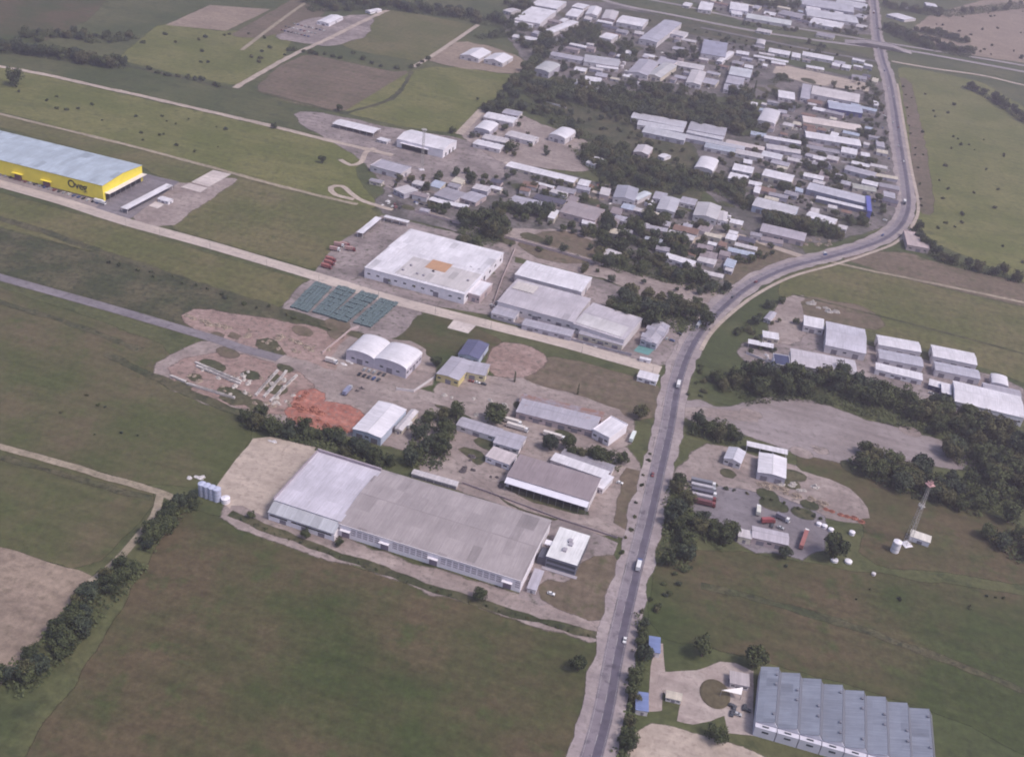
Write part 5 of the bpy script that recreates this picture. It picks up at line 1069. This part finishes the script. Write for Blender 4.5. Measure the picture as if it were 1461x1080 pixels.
# ---------------------------------------------------------------- vehicles
tyre = smat('tyre', (.03, .03, .03), .9, .1)
CC = {'white': (.72, .70, .72), 'silver': (.4, .4, .43), 'dark grey': (.07, .07, .08), 'red': (.22, .06, .06), 'blue': (.05, .09, .24), 'black': (.02, .02, .025)}
def car_proto(cn):
    r = root('car', '', 'car'); pm = smat('car_paint_'+cn, CC[cn], .3, .06, .5, .5)
    bm = bmesh.new(); prism(bm, [(-2.1, .3), (-2.15, .75), (-1.95, .92), (-1.2, .98), (1.0, 1.0), (2.0, .82), (2.15, .55), (2.1, .3)], -.86, .86, 'y'); mk('body', bm, pm, r)
    bm = bmesh.new(); prism(bm, [(-1.75, .96), (-1.3, 1.36), (.25, 1.38), (.95, .98)], -.74, .74, 'y'); mk('windows', bm, glass, r)
    mk('car_roof', B_((-1.25, .2, -.7, .7, 1.37, 1.43)), pm, r)
    for x in (-1.35, 1.35):
        for y in (-.8, .8):
            bm = bmesh.new(); cyl(bm, (x, y-.12, .32), (x, y+.12, .32), .32, .32, 10); mk('wheel', bm, tyre, r)
    return r
def truck_proto(cn, L=11, bx=(.7, .68, .7)):
    r = root('truck', '', 'truck'); pm = smat('truck_paint_'+cn, CC[cn], .4, .06, .5, .5)
    mk('cargo_box', B_((-L/2, L/2-2.6, -1.25, 1.25, 1.0, 3.6)), smat('cargo_%.2f_%.2f' % (bx[0], bx[1]), bx, .6, .12, .4), r)
    bm = bmesh.new(); prism(bm, [(L/2-2.3, .5), (L/2-2.3, 3.0), (L/2-.5, 3.0), (L/2-.1, 1.6), (L/2, .5)], -1.2, 1.2, 'y'); cb = mk('cab', bm, pm, r)
    bm = bmesh.new(); prism(bm, [(L/2-.42, 2.75), (L/2-.08, 1.7), (L/2-.02, 1.7), (L/2-.36, 2.78)], -1.05, 1.05, 'y'); mk('windscreen', bm, glass, cb)
    mk('chassis', B_((-L/2+.3, L/2-.3, -.5, .5, .6, .98)), dark, r)
    for x in (-L/2+1.2, -L/2+2.4, L/2-1.3):
        for y in (-1.05, 1.05):
            bm = bmesh.new(); cyl(bm, (x, y-.18, .5), (x, y+.18, .5), .5, .5, 10); mk('wheel', bm, tyre, r)
    return r
VP = {}; 
def vehicle(kind, cn, p, az, label, group=None, bx=(.7, .68, .7), L=11):
    key = (kind, cn, bx, L)
    if key not in VP: VP[key] = o = (car_proto(cn) if kind == 'car' else truck_proto(cn, L, bx))
    else: o = copy_tree(VP[key])
    q = G(*p) if not isinstance(p, Vector) else p
    o.location = (q.x, q.y, p.z if isinstance(p, Vector) else .28); o.rotation_euler = (0, 0, az); o['label'] = label
    if group: o['group'] = group
    elif 'group' in o: del o['group']
    return o
def azi(a, b): d = G(*b)-G(*a); return math.atan2(d.y, d.x)
D1 = azi((486,746), (746,829)); D2 = D1+PI/2
# row of cars before the yellow warehouse
cols = list(CC)
for k in range(21):
    x = 2+k*6.9; y = 250+k*2.02; cn = random.choice(cols)
    vehicle('car', cn, (x, y), D2+random.uniform(-.05, .05), cn+' car in the nose out row before the yellow warehouse', 'cars before the yellow warehouse')
vehicle('truck', 'white', (143,291), D1, 'white truck parked off the corner of the yellow warehouse')
def scatter_cars(poly, n, where, group, azs=(D1, D2), cs=cols):
    xs = [p[0] for p in poly]; ys = [p[1] for p in poly]
    for k in range(n):
        a, b = random.random(), random.random(); (x0, y0), (x1, y1), (x2, y2) = poly
        x = x0+(x1-x0)*a+(x2-x0)*b; y = y0+(y1-y0)*a+(y2-y0)*b; cn = random.choice(cs)
        vehicle('car', cn, (x, y), random.choice(azs)+random.uniform(-.15, .15), cn+' car '+where, group)
def grid_cars(p0, p1, n, where, group, az, cs=cols):
    for k in range(n):
        t = k/max(1, n-1); cn = random.choice(cs)
        vehicle('car', cn, (p0[0]+(p1[0]-p0[0])*t, p0[1]+(p1[1]-p0[1])*t), az+random.uniform(-.08, .08), cn+' car '+where, group)
for j, (a, b) in enumerate((((402,44),(440,53)), ((408,39),(450,49)), ((420,35),(462,45)))):
    grid_cars(a, b, 9, 'in the crowded scrap yard near the top', 'scrap yard cars', D2)
grid_cars((513,535), (540,543), 5, 'in the dark lot before the twin vaulted hangar', 'cars before the twin hangar', D2, ['dark grey','black','dark grey','blue','silver'])
grid_cars((520,528), (548,536), 5, 'in the dark lot before the twin vaulted hangar', 'cars before the twin hangar', D2, ['dark grey','black','dark grey','blue','silver'])
grid_cars((593,290), (618,297), 4, 'beside the messy yard hedge', 'cars by the messy yard', D1)
scatter_cars([(545,285),(570,292),(560,298)], 6, 'near the white diamond roof', 'cars by the diamond roof')
scatter_cars([(1125,168),(1145,172),(1120,182)], 8, 'in the brown court of the dealership', 'cars in the brown court')
grid_cars((1160,183), (1205,194), 9, 'lined up below the cream hall', 'cars below the cream hall', D2, ['white','silver','white','red'])
grid_cars((1125,182), (1148,187), 5, 'in the little lot left of the cream hall', 'cars left of the cream hall', D2, ['white','silver'])
scatter_cars([(1215,90),(1240,95),(1220,104)], 6, 'on the lot near the highway crossing', 'cars by the crossing')
scatter_cars([(1255,160),(1262,160),(1262,230)], 7, 'parked on the left road shoulder near the bend top', 'cars on the shoulder')
scatter_cars([(1225,280),(1250,286),(1240,310)], 5, 'on the forecourt of the blue ended hall', 'cars at the blue ended hall')
scatter_cars([(690,435),(712,425),(705,447)], 3, 'between the white factory and the joined factories', 'cars between the factories')
scatter_cars([(830,470),(845,474),(838,480)], 3, 'in front of the right grey factory', 'cars before the grey factory')
scatter_cars([(940,475),(965,470),(955,490)], 3, 'beside the clustered grey villa', 'cars by the villa')
scatter_cars([(1042,1006),(1066,1010),(1044,1022)], 6, 'on the forecourt by the first bay of the saw tooth roof', 'cars on the forecourt', cs=['dark grey','black','red','silver'])
scatter_cars([(600,760),(605,764),(604,768)], 0, '', '')
grid_cars((672,545), (690,549), 3, 'beside the pale yellow walled building', 'cars by the yellow walled building', D1)
scatter_cars([(1060,745),(1085,735),(1100,760)], 3, 'on the truck yard by the pink walled shed', 'cars on the truck yard')
scatter_cars([(1205,545),(1290,560),(1300,552)], 5, 'in front of the right warehouses', 'cars before the right warehouses', cs=['white','red','silver'])
vehicle('car', 'white', G(885,914)+Vector((2.2,0,.5)), azi((890,890),(885,914)), 'white car driving on the main road near the bottom meadow')
for p, lb, q in (((1176,362),'white car just past the lane junction on the road bend',(1200,358)), ((1268,128),'white car on the straight below the highway',(1266,112)), ((1274,176),'white car on the road beside the right pasture top',(1272,160)),
                 ((1282,210),'silver car on the road beside the quarter',(1279,190)), ((1246,14),'white car beyond the highway on the main road',(1246,0)), ((1249,38),'white car climbing to the overpass',(1248,25)), ((1045,425),'dark car on the main road curve',(1060,412))):
    cn = lb.split()[0]; cn = 'dark grey' if cn == 'dark' else cn
    w = G(*p); w.z = .5 if cn != 'x' else .5; vehicle('car', cn, w, azi(p, q), lb)
vehicle('car', 'white', (884,690), D1, 'white car alone in the yard right of the brown roofed warehouse')
vehicle('car', 'white', (786,848), D1, 'white car on the brown plot by the office block')
# trucks of the truck yard
for k, (p, cn, bx, lb) in enumerate((((1003,692),'white',(.2,.2,.24),'topmost dark trailer truck of the parked truck row'), ((1003,699),'silver',(.45,.42,.46),'second truck from the top with grey trailer in the parked row'),
      ((1004,706),'white',(.14,.13,.17),'third truck with dark trailer in the parked row'), ((1003,713),'red',(.42,.38,.42),'fourth truck with a red cab in the parked row'), ((1002,720),'red',(.17,.07,.08),'lowest truck with red trailer in the parked row'))):
    vehicle('truck', cn, p, azi((985,698),(1030,708)), lb, None, bx, 16)
vehicle('truck', 'white', (1081,731), D2+.1, 'short white truck standing upright in the truck yard', None, (.62,.6,.55), 9)
vehicle('truck', 'red', (1095,746), D1+.5, 'red truck with a white top in the middle of the truck yard', None, (.3,.08,.09), 9)
vehicle('truck', 'white', (1116,742), D1-.3, 'white truck with a bright cab right of the red one', None, (.2,.18,.22), 9)
vehicle('truck', 'white', (1146,772), D2-.1, 'long red trailer truck with white cab beside the large dark tree', None, (.34,.14,.13), 19)
for p, lb in (((738,613),'white trailer beside the big round dark tree'), ((729,604),'upper white trailer below the long lilac shed'), ((790,625),'pale trailer before the tree row of the strip roofs')):
    vehicle('truck', 'white', p, D1, lb, None, (.66,.6,.58), 15)
vehicle('truck', 'white', (902,626), D2, 'white truck on the grass verge by the main road', None, (.68,.72,.72), 12)
vehicle('truck', 'white', (473,518), D1, 'white truck left of the twin vaulted hangar', None, (.66,.6,.58), 9)
vehicle('truck', 'silver', (496,560), D2, 'blue grey truck with a lifted bed by the orange rubble', None, (.25,.26,.38), 11)
vehicle('truck', 'white', (583,610), D2, 'short white truck by the cream trailer shed', None, (.7,.66,.66), 7)
for k, (x, y) in enumerate(((470,371),(468,376),(464,381))):
    vehicle('truck', 'red', (x+2, y+2), D1, 'red truck of the three parked in the yard corner by the concrete road', 'red trucks in the yard corner', (.34,.13,.12), 9)
for x, y in ((478,358),(484,352),(492,352),(500,358)): vehicle('truck', random.choice(('red','white')), (x, y), D1+.2, 'truck of the loose group behind the red trucks', 'loose trucks', (.4,.25,.24), 9)
# ---------------------------------------------------------------- masts
def mast(p, h, w0, w1, label, red=0, plats=()):
    c = G(*p); r = root('lattice_mast', label, 'mast', (c.x, c.y, 0), .4)
    st = smat('mast_grey', (.42, .39, .38), .6, .1); rd = smat('mast_red', (.50, .30, .30), .6, .1)
    n = int(h/2.5); wd = lambda z: w0+(w1-w0)*z/h
    for part, z0, z1, m in (('lattice', 0, h*(1-red), st), ('top_section', h*(1-red), h, rd if red else st)):
        bm = bmesh.new()
        for i in range(n):
            a, b = h*i/n, h*(i+1)/n
            if (a+b)/2 < z0 or (a+b)/2 > z1: continue
            A = [Vector((sx*wd(a), sy*wd(a), a)) for sx, sy in ((-1,-1),(1,-1),(1,1),(-1,1))]; Bq = [Vector((sx*wd(b), sy*wd(b), b)) for sx, sy in ((-1,-1),(1,-1),(1,1),(-1,1))]
            for k in range(4):
                cyl(bm, A[k], Bq[k], .11, .11, 5); cyl(bm, A[k], Bq[(k+1) % 4], .07, .07, 4); cyl(bm, Bq[k], Bq[(k+1) % 4], .06, .06, 4)
        mk(part, bm, m, r)
    for z, wp, m in plats: mk('platform', B_((-wp, wp, -wp, wp, z, z+.3)), rd if m else st, r)
    for k in range(3 if not red else 6):
        a = k*2.1; z = h-2 if not red else (h*.62 if k < 3 else h-2.2)
        mk('antenna', B_((1.6*math.cos(a)-.25, 1.6*math.cos(a)+.25, 1.6*math.sin(a)-.25, 1.6*math.sin(a)+.25, z-1.2, z+1.2)), rd if (red and k >= 3) else smat('antenna_white', (.7,.66,.66), .5), r)
    mk('footing', B_((-w0-1.2, w0+1.2, -w0-1.2, w0+1.2, 0, .5)), wallmat(WH), r)
mast((1293,777), 49, 1.6, .5, 'tall lattice mast with a red top standing in the right meadow', .12, ((30, 1.6, 0), (46, 2.2, 1)))
mast((601.5,242.5), 43, 1.3, .7, 'tall thin pale mast in front of the white hangar', 0, ((42, 2.4, 0),))
# ---------------------------------------------------------------- tanks
def tank(p, r_, h, label, col=WH, group=None, bands=2, cat='tank', name='storage_tank', z=0):
    c = G(*p); r = root(name, label, cat, (c.x, c.y, z), 0, group); m = smat('tank_%.2f' % col[2], col, .45, .1, .4)
    bm = bmesh.new(); cyl(bm, (0, 0, .05), (0, 0, h), r_, r_, 20); mk('shell', bm, m, r)
    bm = bmesh.new(); cyl(bm, (0, 0, h+.01), (0, 0, h+r_*.32), r_*1.02, r_*.12, 20); mk('lid', bm, m, r)
    for i in range(bands):
        bm = bmesh.new(); zz = h*(i+.8)/bands*.9; cyl(bm, (0, 0, zz), (0, 0, zz+.18), r_+.05, r_+.05, 20); mk('band', bm, wallmat(MG), r)
    return r
for k, (x, y) in enumerate(((289,706),(296,708.5),(303,711),(310,713.5))):
    tank((x, y), 2.3, 8.5, 'tall blue grey silo of the row beside the hedge end', (.45,.47,.62), 'silos at the left end of the longest warehouse', 3, 'silo', 'silo')
tank((322,716), 2.6, 3, 'squat white tank at the right end of the silo row', WH)
tank((1276,786), 2.6, 7.5, 'upright white tank left of the red topped mast', (.74,.72,.80))
for x, y in ((922,293),(926,289),(930,292),(934,288),(927,296)): tank((x, y), 2.2, 3.2, 'round white tank of the cluster left of the broad lilac workshop', WH, 'white tanks by the workshop')
for x, y in ((1036,318),(1040,312),(1042,320),(1038,325),(992,315),(1011,318),(1019,317)): tank((x, y), 1.8, 3, 'small white tank before the vaulted lilac hall', WH, 'small tanks before the vaulted hall')
for x, y in ((893,105),(899,111),(887,98),(882,92),(890,93)): tank((x, y), 2.8, 4, 'pale tank in the yard left of the vaulted pair', OW, 'tanks by the vaulted pair')
for x, y, lb in ((1168,749,'white boulder bag heap left above the large dark tree'),(1176,752,'middle white bag heap above the large dark tree'),(1185,757,'right white bag heap above the large dark tree')):
    tank((x, y), 1.7, 1.6, lb, WH, None, 1, 'bag', 'bulk_bag')
tank((1215,762), 1.8, 2, 'white round tank right of the large dark tree', WH); tank((1246,820), 1.2, 1.4, 'small pale tank alone in the meadow below the mast', OW)
tank((1110,135+30), 1.2, 1.4, 'small pale tank near the vaulted hall by the grove', OW)
for x, y, lb in ((1190,800,'left white tarpaulin load under the large dark tree'), (1210,802,'right white tarpaulin load under the large dark tree')):
    tank((x, y), 2.2, 1.2, lb, WH, None, 1, 'load', 'covered_load')
# ---------------------------------------------------------------- stacks, piles, rubble
def jag(rnd, n, sx, sy, h, mat, name, parent=None):
    """heap of broken blocks"""
    bm = bmesh.new(); bmesh.ops.create_cone(bm, cap_ends=True, segments=14, radius1=1, radius2=.35, depth=h*.45, matrix=Matrix.Translation((0, 0, h*.2)) @ Matrix.Diagonal((sx, sy, 1, 1)))
    for i in range(n):
        a = rnd.random()*6.28; q = rnd.random(); x, y = math.cos(a)*sx*q, math.sin(a)*sy*q; z = h*(1-q)*rnd.random(); e = rnd.uniform(.25, .7)
        mt = Matrix.Translation((x, y, z+e*.3)) @ Matrix.Rotation(rnd.random()*6, 4, Vector((rnd.random(), rnd.random(), rnd.random()+.1)).normalized()) @ Matrix.Diagonal((e*rnd.uniform(.6, 2), e, e*rnd.uniform(.4, 1), 1))
        bmesh.ops.create_cube(bm, size=1, matrix=mt)
    return mk(name, bm, mat, parent)
PILE = {}
def pile_proto(key, mat, name, n=40, sx=2.6, sy=1.6, h=1.6, k=3):
    PILE[key] = [ (jag(random.Random(i*7+len(key)), n, sx, sy, h, mat, name)) for i in range(k)]
    for o in PILE[key]: C.objects.unlink(o)
pile_proto('pale', smat('pile_pale', (.55,.5,.48), .9, .3, 1), 'block_pile')
pile_proto('dark', smat('pile_dark', (.14,.12,.13), .9, .5, 1), 'scrap_pile')
pile_proto('red', smat('pile_red', (.36,.15,.11), .9, .35, 1), 'brick_pile', 50, 3, 2.2, 2)
pile_proto('tan', smat('pile_tan', (.36,.29,.24), .95, .3, 1), 'rubble_pile')
pile_proto('white', smat('pile_white', (.7,.66,.68), .7, .3, 1), 'goods_pile', 16, 2.4, 1.4, 1.6)
def pile(key, p, label, cat, group=None, az=None, sc=1.0):
    o = random.choice(PILE[key]).copy(); C.objects.link(o); q = G(*p); o.location = (q.x, q.y, .2); o.rotation_euler = (0, 0, D1 if az is None else az); o.scale = (sc, sc, sc)
    return tag(o, label, cat, group)
def rowpiles(key, a, b, n, label, cat, group, sc=1.0, az=None, jit=1.0):
    for k in range(n):
        t = (k+.5)/n; pile(key, (a[0]+(b[0]-a[0])*t+random.uniform(-jit, jit), a[1]+(b[1]-a[1])*t+random.uniform(-jit, jit)*.6), label, cat, group, az, sc*random.uniform(.7, 1.2))
def stack_proto(nm, mats, L, Wd, h, tiers=3):
    """stack of goods: layered slabs with gaps, one mesh"""
    bm = bmesh.new(); rnd = random.Random(L)
    for t in range(tiers):
        for i in range(int(L/1.4)):
            x = -L/2+1.4*i; y = rnd.uniform(-.08, .08); box(bm, x, x+1.25, -Wd/2+y, Wd/2+y, t*h/tiers+.04, (t+1)*h/tiers)
    o = mk(nm, bm, mats); C.objects.unlink(o); return o
st_pale = [stack_proto('block_stack', smat('stack_pale', (.56,.51,.50), .9, .25, .6), L, 1.6, 1.3) for L in (5, 7, 9)]
st_blue = [stack_proto('covered_stack', smat('stack_blue', (.14,.185,.195), .7, .4, .8), L, 2.6, 1.5) for L in (6, 7)]
def putstack(pr, p, az, label, cat, group):
    o = random.choice(pr).copy(); C.objects.link(o); q = G(*p); o.location = (q.x, q.y, .2); o.rotation_euler = (0, 0, az); return tag(o, label, cat, group)
for (a, b, n, lb, gp) in (
  ((280,519),(345,546),11,'pale block stack in the upper row of the left block yard','upper row of blocks'), ((285,525),(340,548),9,'pale block stack in the second row of the left block yard','second row of blocks'),
  ((245,538),(262,545),3,'pale block stack at the left tip of the block yard','left tip blocks'), ((268,549),(335,569),11,'pale block stack along the lower edge of the block yard','lower edge blocks'),
  ((396,530),(366,564),8,'pale block stack in the left slanted row of the block yard','left slanted row'), ((408,532),(378,566),8,'pale block stack in the middle slanted row of the block yard','middle slanted row'), ((422,538),(388,572),8,'pale block stack in the right slanted row of the block yard','right slanted row')):
    az = azi(a, b)
    for k in range(n):
        t = (k+.5)/n; putstack(st_pale, (a[0]+(b[0]-a[0])*t, a[1]+(b[1]-a[1])*t), az+random.uniform(-.1, .1), lb, 'block stack', gp)
rows4 = [((462,407),(427,443)), ((496,412),(458,450)), ((528,420),(482,458)), ((556,430),(516,465))]
for i, (a, b) in enumerate(rows4):
    w = ('leftmost', 'second', 'third', 'rightmost')[i]
    for k in range(7):
        for j in (-2, -1, 0, 1, 2):
            t = (k+.5)/7; putstack(st_blue, (a[0]+(b[0]-a[0])*t+j*5.0+random.uniform(-.4,.4), a[1]+(b[1]-a[1])*t+j*1.5), D2+random.uniform(-.04, .04), 'blue green covered stack in the %s of four rows, %s' % (w, ('road end', 'middle', 'far end')[min(2, k*3//7)]), 'covered stack', 'stacks of the %s row, %s' % (w, ('road end', 'middle', 'far end')[min(2, k*3//7)]))
rowpiles('red', (425,572), (440,560), 3, 'orange brick pile at the upper left of the rubble', 'brick pile', 'upper brick piles')
rowpiles('red', (415,595), (500,614), 8, 'orange brick pile along the front of the rubble', 'brick pile', 'front brick piles', 1.0, None, 4)
rowpiles('red', (425,578), (460,590), 5, 'orange brick pile in the middle of the rubble', 'brick pile', 'middle brick piles', 1.3, None, 6)
rowpiles('tan', (266,452), (330,470), 8, 'rubble heap on the churned bank', 'rubble pile', 'bank rubble', 1.3, None, 4)
rowpiles('tan', (400,478), (450,500), 6, 'rubble heap right of the grass hollow', 'rubble pile', 'hollow rubble', 1.3, None, 5)
rowpiles('pale', (1150,432), (1195,448), 8, 'pale rubble heap behind the right warehouses', 'rubble pile', 'rubble behind the right warehouses', 1.2, None, 5)
rowpiles('tan', (1080,690), (1180,720), 14, 'earthen heap in the brown dirt yard', 'rubble pile', 'heaps in the brown dirt yard', 1.1, None, 8)
rowpiles('pale', (1110,690), (1160,700), 6, 'pale slab heap in the brown dirt yard', 'slab pile', 'slab heaps', 1.0, None, 7)
rowpiles('red', (1170,725), (1235,745), 6, 'reddish timber heap right of the truck yard', 'timber pile', 'timber heaps', .9, None, 3)
rowpiles('white', (268,684), (292,680), 6, 'white goods heap beside the silos', 'goods pile', 'goods by the silos', .8, None, 4)
rowpiles('white', (384,629), (392,631), 2, 'white heap at the upper corner of the pale yard', 'goods pile', 'goods in the pale yard', .8)
rowpiles('white', (486,520), (512,515), 6, 'pale goods heap left of the twin vaulted hangar', 'goods pile', 'goods by the twin hangar', .8, None, 4)
rowpiles('dark', (650,600), (672,612), 5, 'dark scrap heap near the grey shed roof', 'scrap pile', 'scrap by the grey shed', .9, None, 4)
rowpiles('dark', (505,560), (520,552), 2, 'dark scrap heap by the lifted bed truck', 'scrap pile', 'scrap by the lifted bed truck', .8)
rowpiles('white', (745,468), (880,500), 16, 'white goods heap along the front of the joined factories', 'goods pile', 'goods before the joined factories', .7, None, 3)
rowpiles('dark', (760,470), (880,500), 10, 'dark scrap heap along the front of the joined factories', 'scrap pile', 'scrap before the joined factories', .6, None, 3)
for lb, gp, key, n, (x0, x1, y0, y1), ct in (
  ('dark scrap heap in the messy yard of the middle houses', 'scrap of the messy yard', 'dark', 14, (560,700,262,300), 'scrap pile'),
  ('white goods heap in the messy yard of the middle houses', 'goods of the messy yard', 'white', 14, (545,700,268,300), 'goods pile'),
  ('rubble heap on the demolished plot by the white short shed', 'rubble of the demolished plot', 'tan', 10, (840,880,262,290), 'rubble pile'),
  ('red rubble heap on the demolished plot', 'red rubble', 'red', 3, (838,860,262,270), 'rubble pile'),
  ('goods heap in the yards of the centre workshops', 'goods of the centre workshops', 'white', 14, (870,1040,290,335), 'goods pile'),
  ('scrap heap in the yards of the centre workshops', 'scrap of the centre workshops', 'dark', 14, (870,1040,295,345), 'scrap pile'),
  ('pale heap in the lots of the warehouse quarter', 'heaps of the warehouse quarter', 'pale', 34, (1090,1240,140,310), 'block pile'),
  ('dark heap in the lots of the warehouse quarter', 'dark heaps of the warehouse quarter', 'dark', 34, (1060,1250,130,320), 'scrap pile'),
  ('goods heap in the lots of the upper quarter', 'heaps of the upper quarter', 'white', 26, (790,1060,60,128), 'goods pile'),
  ('dark heap in the lots of the upper quarter', 'dark heaps of the upper quarter', 'dark', 20, (820,1100,60,130), 'scrap pile'),
  ('rubble heap beside the segmented lilac roof', 'rubble by the segmented roof', 'tan', 9, (1140,1185,338,352), 'rubble pile'),
  ('pale heap in the yard of the right warehouses', 'heaps of the right warehouses', 'white', 10, (1090,1200,480,545), 'goods pile')):
    for k in range(n): pile(key, (random.uniform(x0, x1), random.uniform(y0, y1)), lb, ct, gp, random.random()*3, random.uniform(.6, 1.3))
for key, lb, ct, gp, n, poly in (('tan', 'earthen heap on the red ground of the block yard', 'rubble pile', 'heaps of the block yard', 22, [(250,525),(420,545),(420,590),(300,570)]), ('pale', 'broken pale block heap between the stack rows', 'block pile', 'broken blocks', 24, [(270,515),(440,545),(420,595),(290,562)]),
    ('tan', 'earthen heap on the churned bank above the grey road', 'rubble pile', 'churned bank heaps', 16, [(290,460),(400,475),(480,500),(400,505)]), ('pale', 'pale heap in the dirt yard of the grey sheds', 'block pile', 'heaps by the grey sheds', 12, [(620,560),(740,575),(700,600),(640,600)]),
    ('dark', 'dark heap in the dirt yard of the brown roofed warehouse', 'scrap pile', 'heaps by the brown roof', 10, [(650,640),(700,665),(720,700),(660,680)])):
    for k in range(n):
        x, y = rpt(poly); pile(key, (x, y), lb, ct, gp, random.random()*3, random.uniform(.5, 1.1))
rp = smooth([G(*p) for p in main], 30)
for k in range(16, len(rp)-3, 4):
    d = (rp[k+1]-rp[k]).normalized(); sd_ = random.choice((-1, 1)); nr = Vector((-d.y, d.x, 0))*2.3*sd_; w = rp[k]+nr; w.z = .5; cn = random.choice(cols)
    if (w.xy-G(885,914).xy).length < 25: continue
    vehicle('car' if random.random() < .8 else 'truck', cn, w, math.atan2(d.y, d.x)+(PI if sd_ > 0 else 0), cn+' vehicle driving along the winding main road', 'traffic on the main road', L=9)
# ---------------------------------------------------------------- walls and fences
def wall(label, pts, h=2.2, col=OW, th=.25, name='boundary_wall', cat='wall', pil=True):
    P = [G(*p) for p in pts]; r = root(name, label, cat, P[0]); wm = wallmat(col)
    for a, b in zip(P, P[1:]):
        d = b-a; L = d.length; bm = bmesh.new(); box(bm, 0, L, -th/2, th/2, 0, h)
        o = mk('panel', bm, wm, r); o.location = a-P[0]; o.rotation_euler = (0, 0, math.atan2(d.y, d.x))
    for p in P: 
        q = p-P[0]; mk('pillar', B_((q.x-.3, q.x+.3, q.y-.3, q.y+.3, 0, h+.25)), wm, r)
wall('long plain wall behind the large white factory', [(592,303),(640,316),(720,340),(800,362),(860,380)], 2.5, PK)
wall('low brown wall between longest warehouse and the dirt yard', [(660,690),(720,712),(800,742),(880,768)], 1.4, BR)
wall('pale wall of the twin hangar yard', [(566,557),(590,560),(620,540)], 2.2, OW)
wall('wall in front of the joined factories along the white road', [(703,455),(800,482),(900,508)], 2.2, MG)
wall('wall of the upper side of the block yard road', [(460,505),(500,472),(512,468)], 2, PK)
wall('pale garden wall curving beside the dark tree', [(1148,238),(1160,232),(1172,228),(1182,234),(1186,242)], 2, WH)
wall('long wall of the narrow lots beside the road bend', [(1200,232),(1240,238),(1268,245)], 2, OW)
wall('wall of the white factory yard toward the joined factories', [(735,356),(716,400),(702,440)], 2.2, PK)
wall('white low wall in the overgrown plot', [(775,146),(808,155)], 2, WH)
wall('wall along the near edge of the right warehouses', [(1065,505),(1100,520),(1130,528)], 2, OW)
def posts(label, pts, gap, h=7, group=None):
    P = smooth([G(*p) for p in pts], gap)
    for q in P:
        r = root('utility_pole', label, 'pole', (q.x, q.y, 0), azi(pts[0], pts[-1]), group)
        bm = bmesh.new(); cyl(bm, (0, 0, 0), (0, 0, h), .14, .09, 6); mk('pole', bm, smat('pole_wood', (.3,.27,.25), .9), r)
        mk('crossarm', B_((-.07, .07, -.9, .9, h-.8, h-.65)), smat('pole_wood', (.3,.27,.25), .9), r)
posts('utility pole along the left side of the main road', [(868,905),(890,820),(918,700),(944,580),(965,500)], 40, 8, 'poles along the main road')
posts('utility pole along the white concrete road', [(180,325),(455,404),(700,470),(930,536)], 45, 8, 'poles along the concrete road')
print('COUNTS', CNT)
# ---------------------------------------------------------------- air
m = bpy.data.materials.new('haze_air'); m.use_nodes = True; n = m.node_tree; n.nodes.clear()
out = n.nodes.new('ShaderNodeOutputMaterial'); pv = n.nodes.new('ShaderNodeVolumePrincipled')
pv.inputs['Color'].default_value = (*HAZE_COL, 1); pv.inputs['Density'].default_value = HAZE_DENS; pv.inputs['Anisotropy'].default_value = .3
n.links.new(pv.outputs[0], out.inputs['Volume'])
tag(mk('haze', B_((-4500, 4500, -900, 6800, -3, H+12)), m), 'thin pale mauve haze lying over the whole plain', 'haze', None, 'stuff')
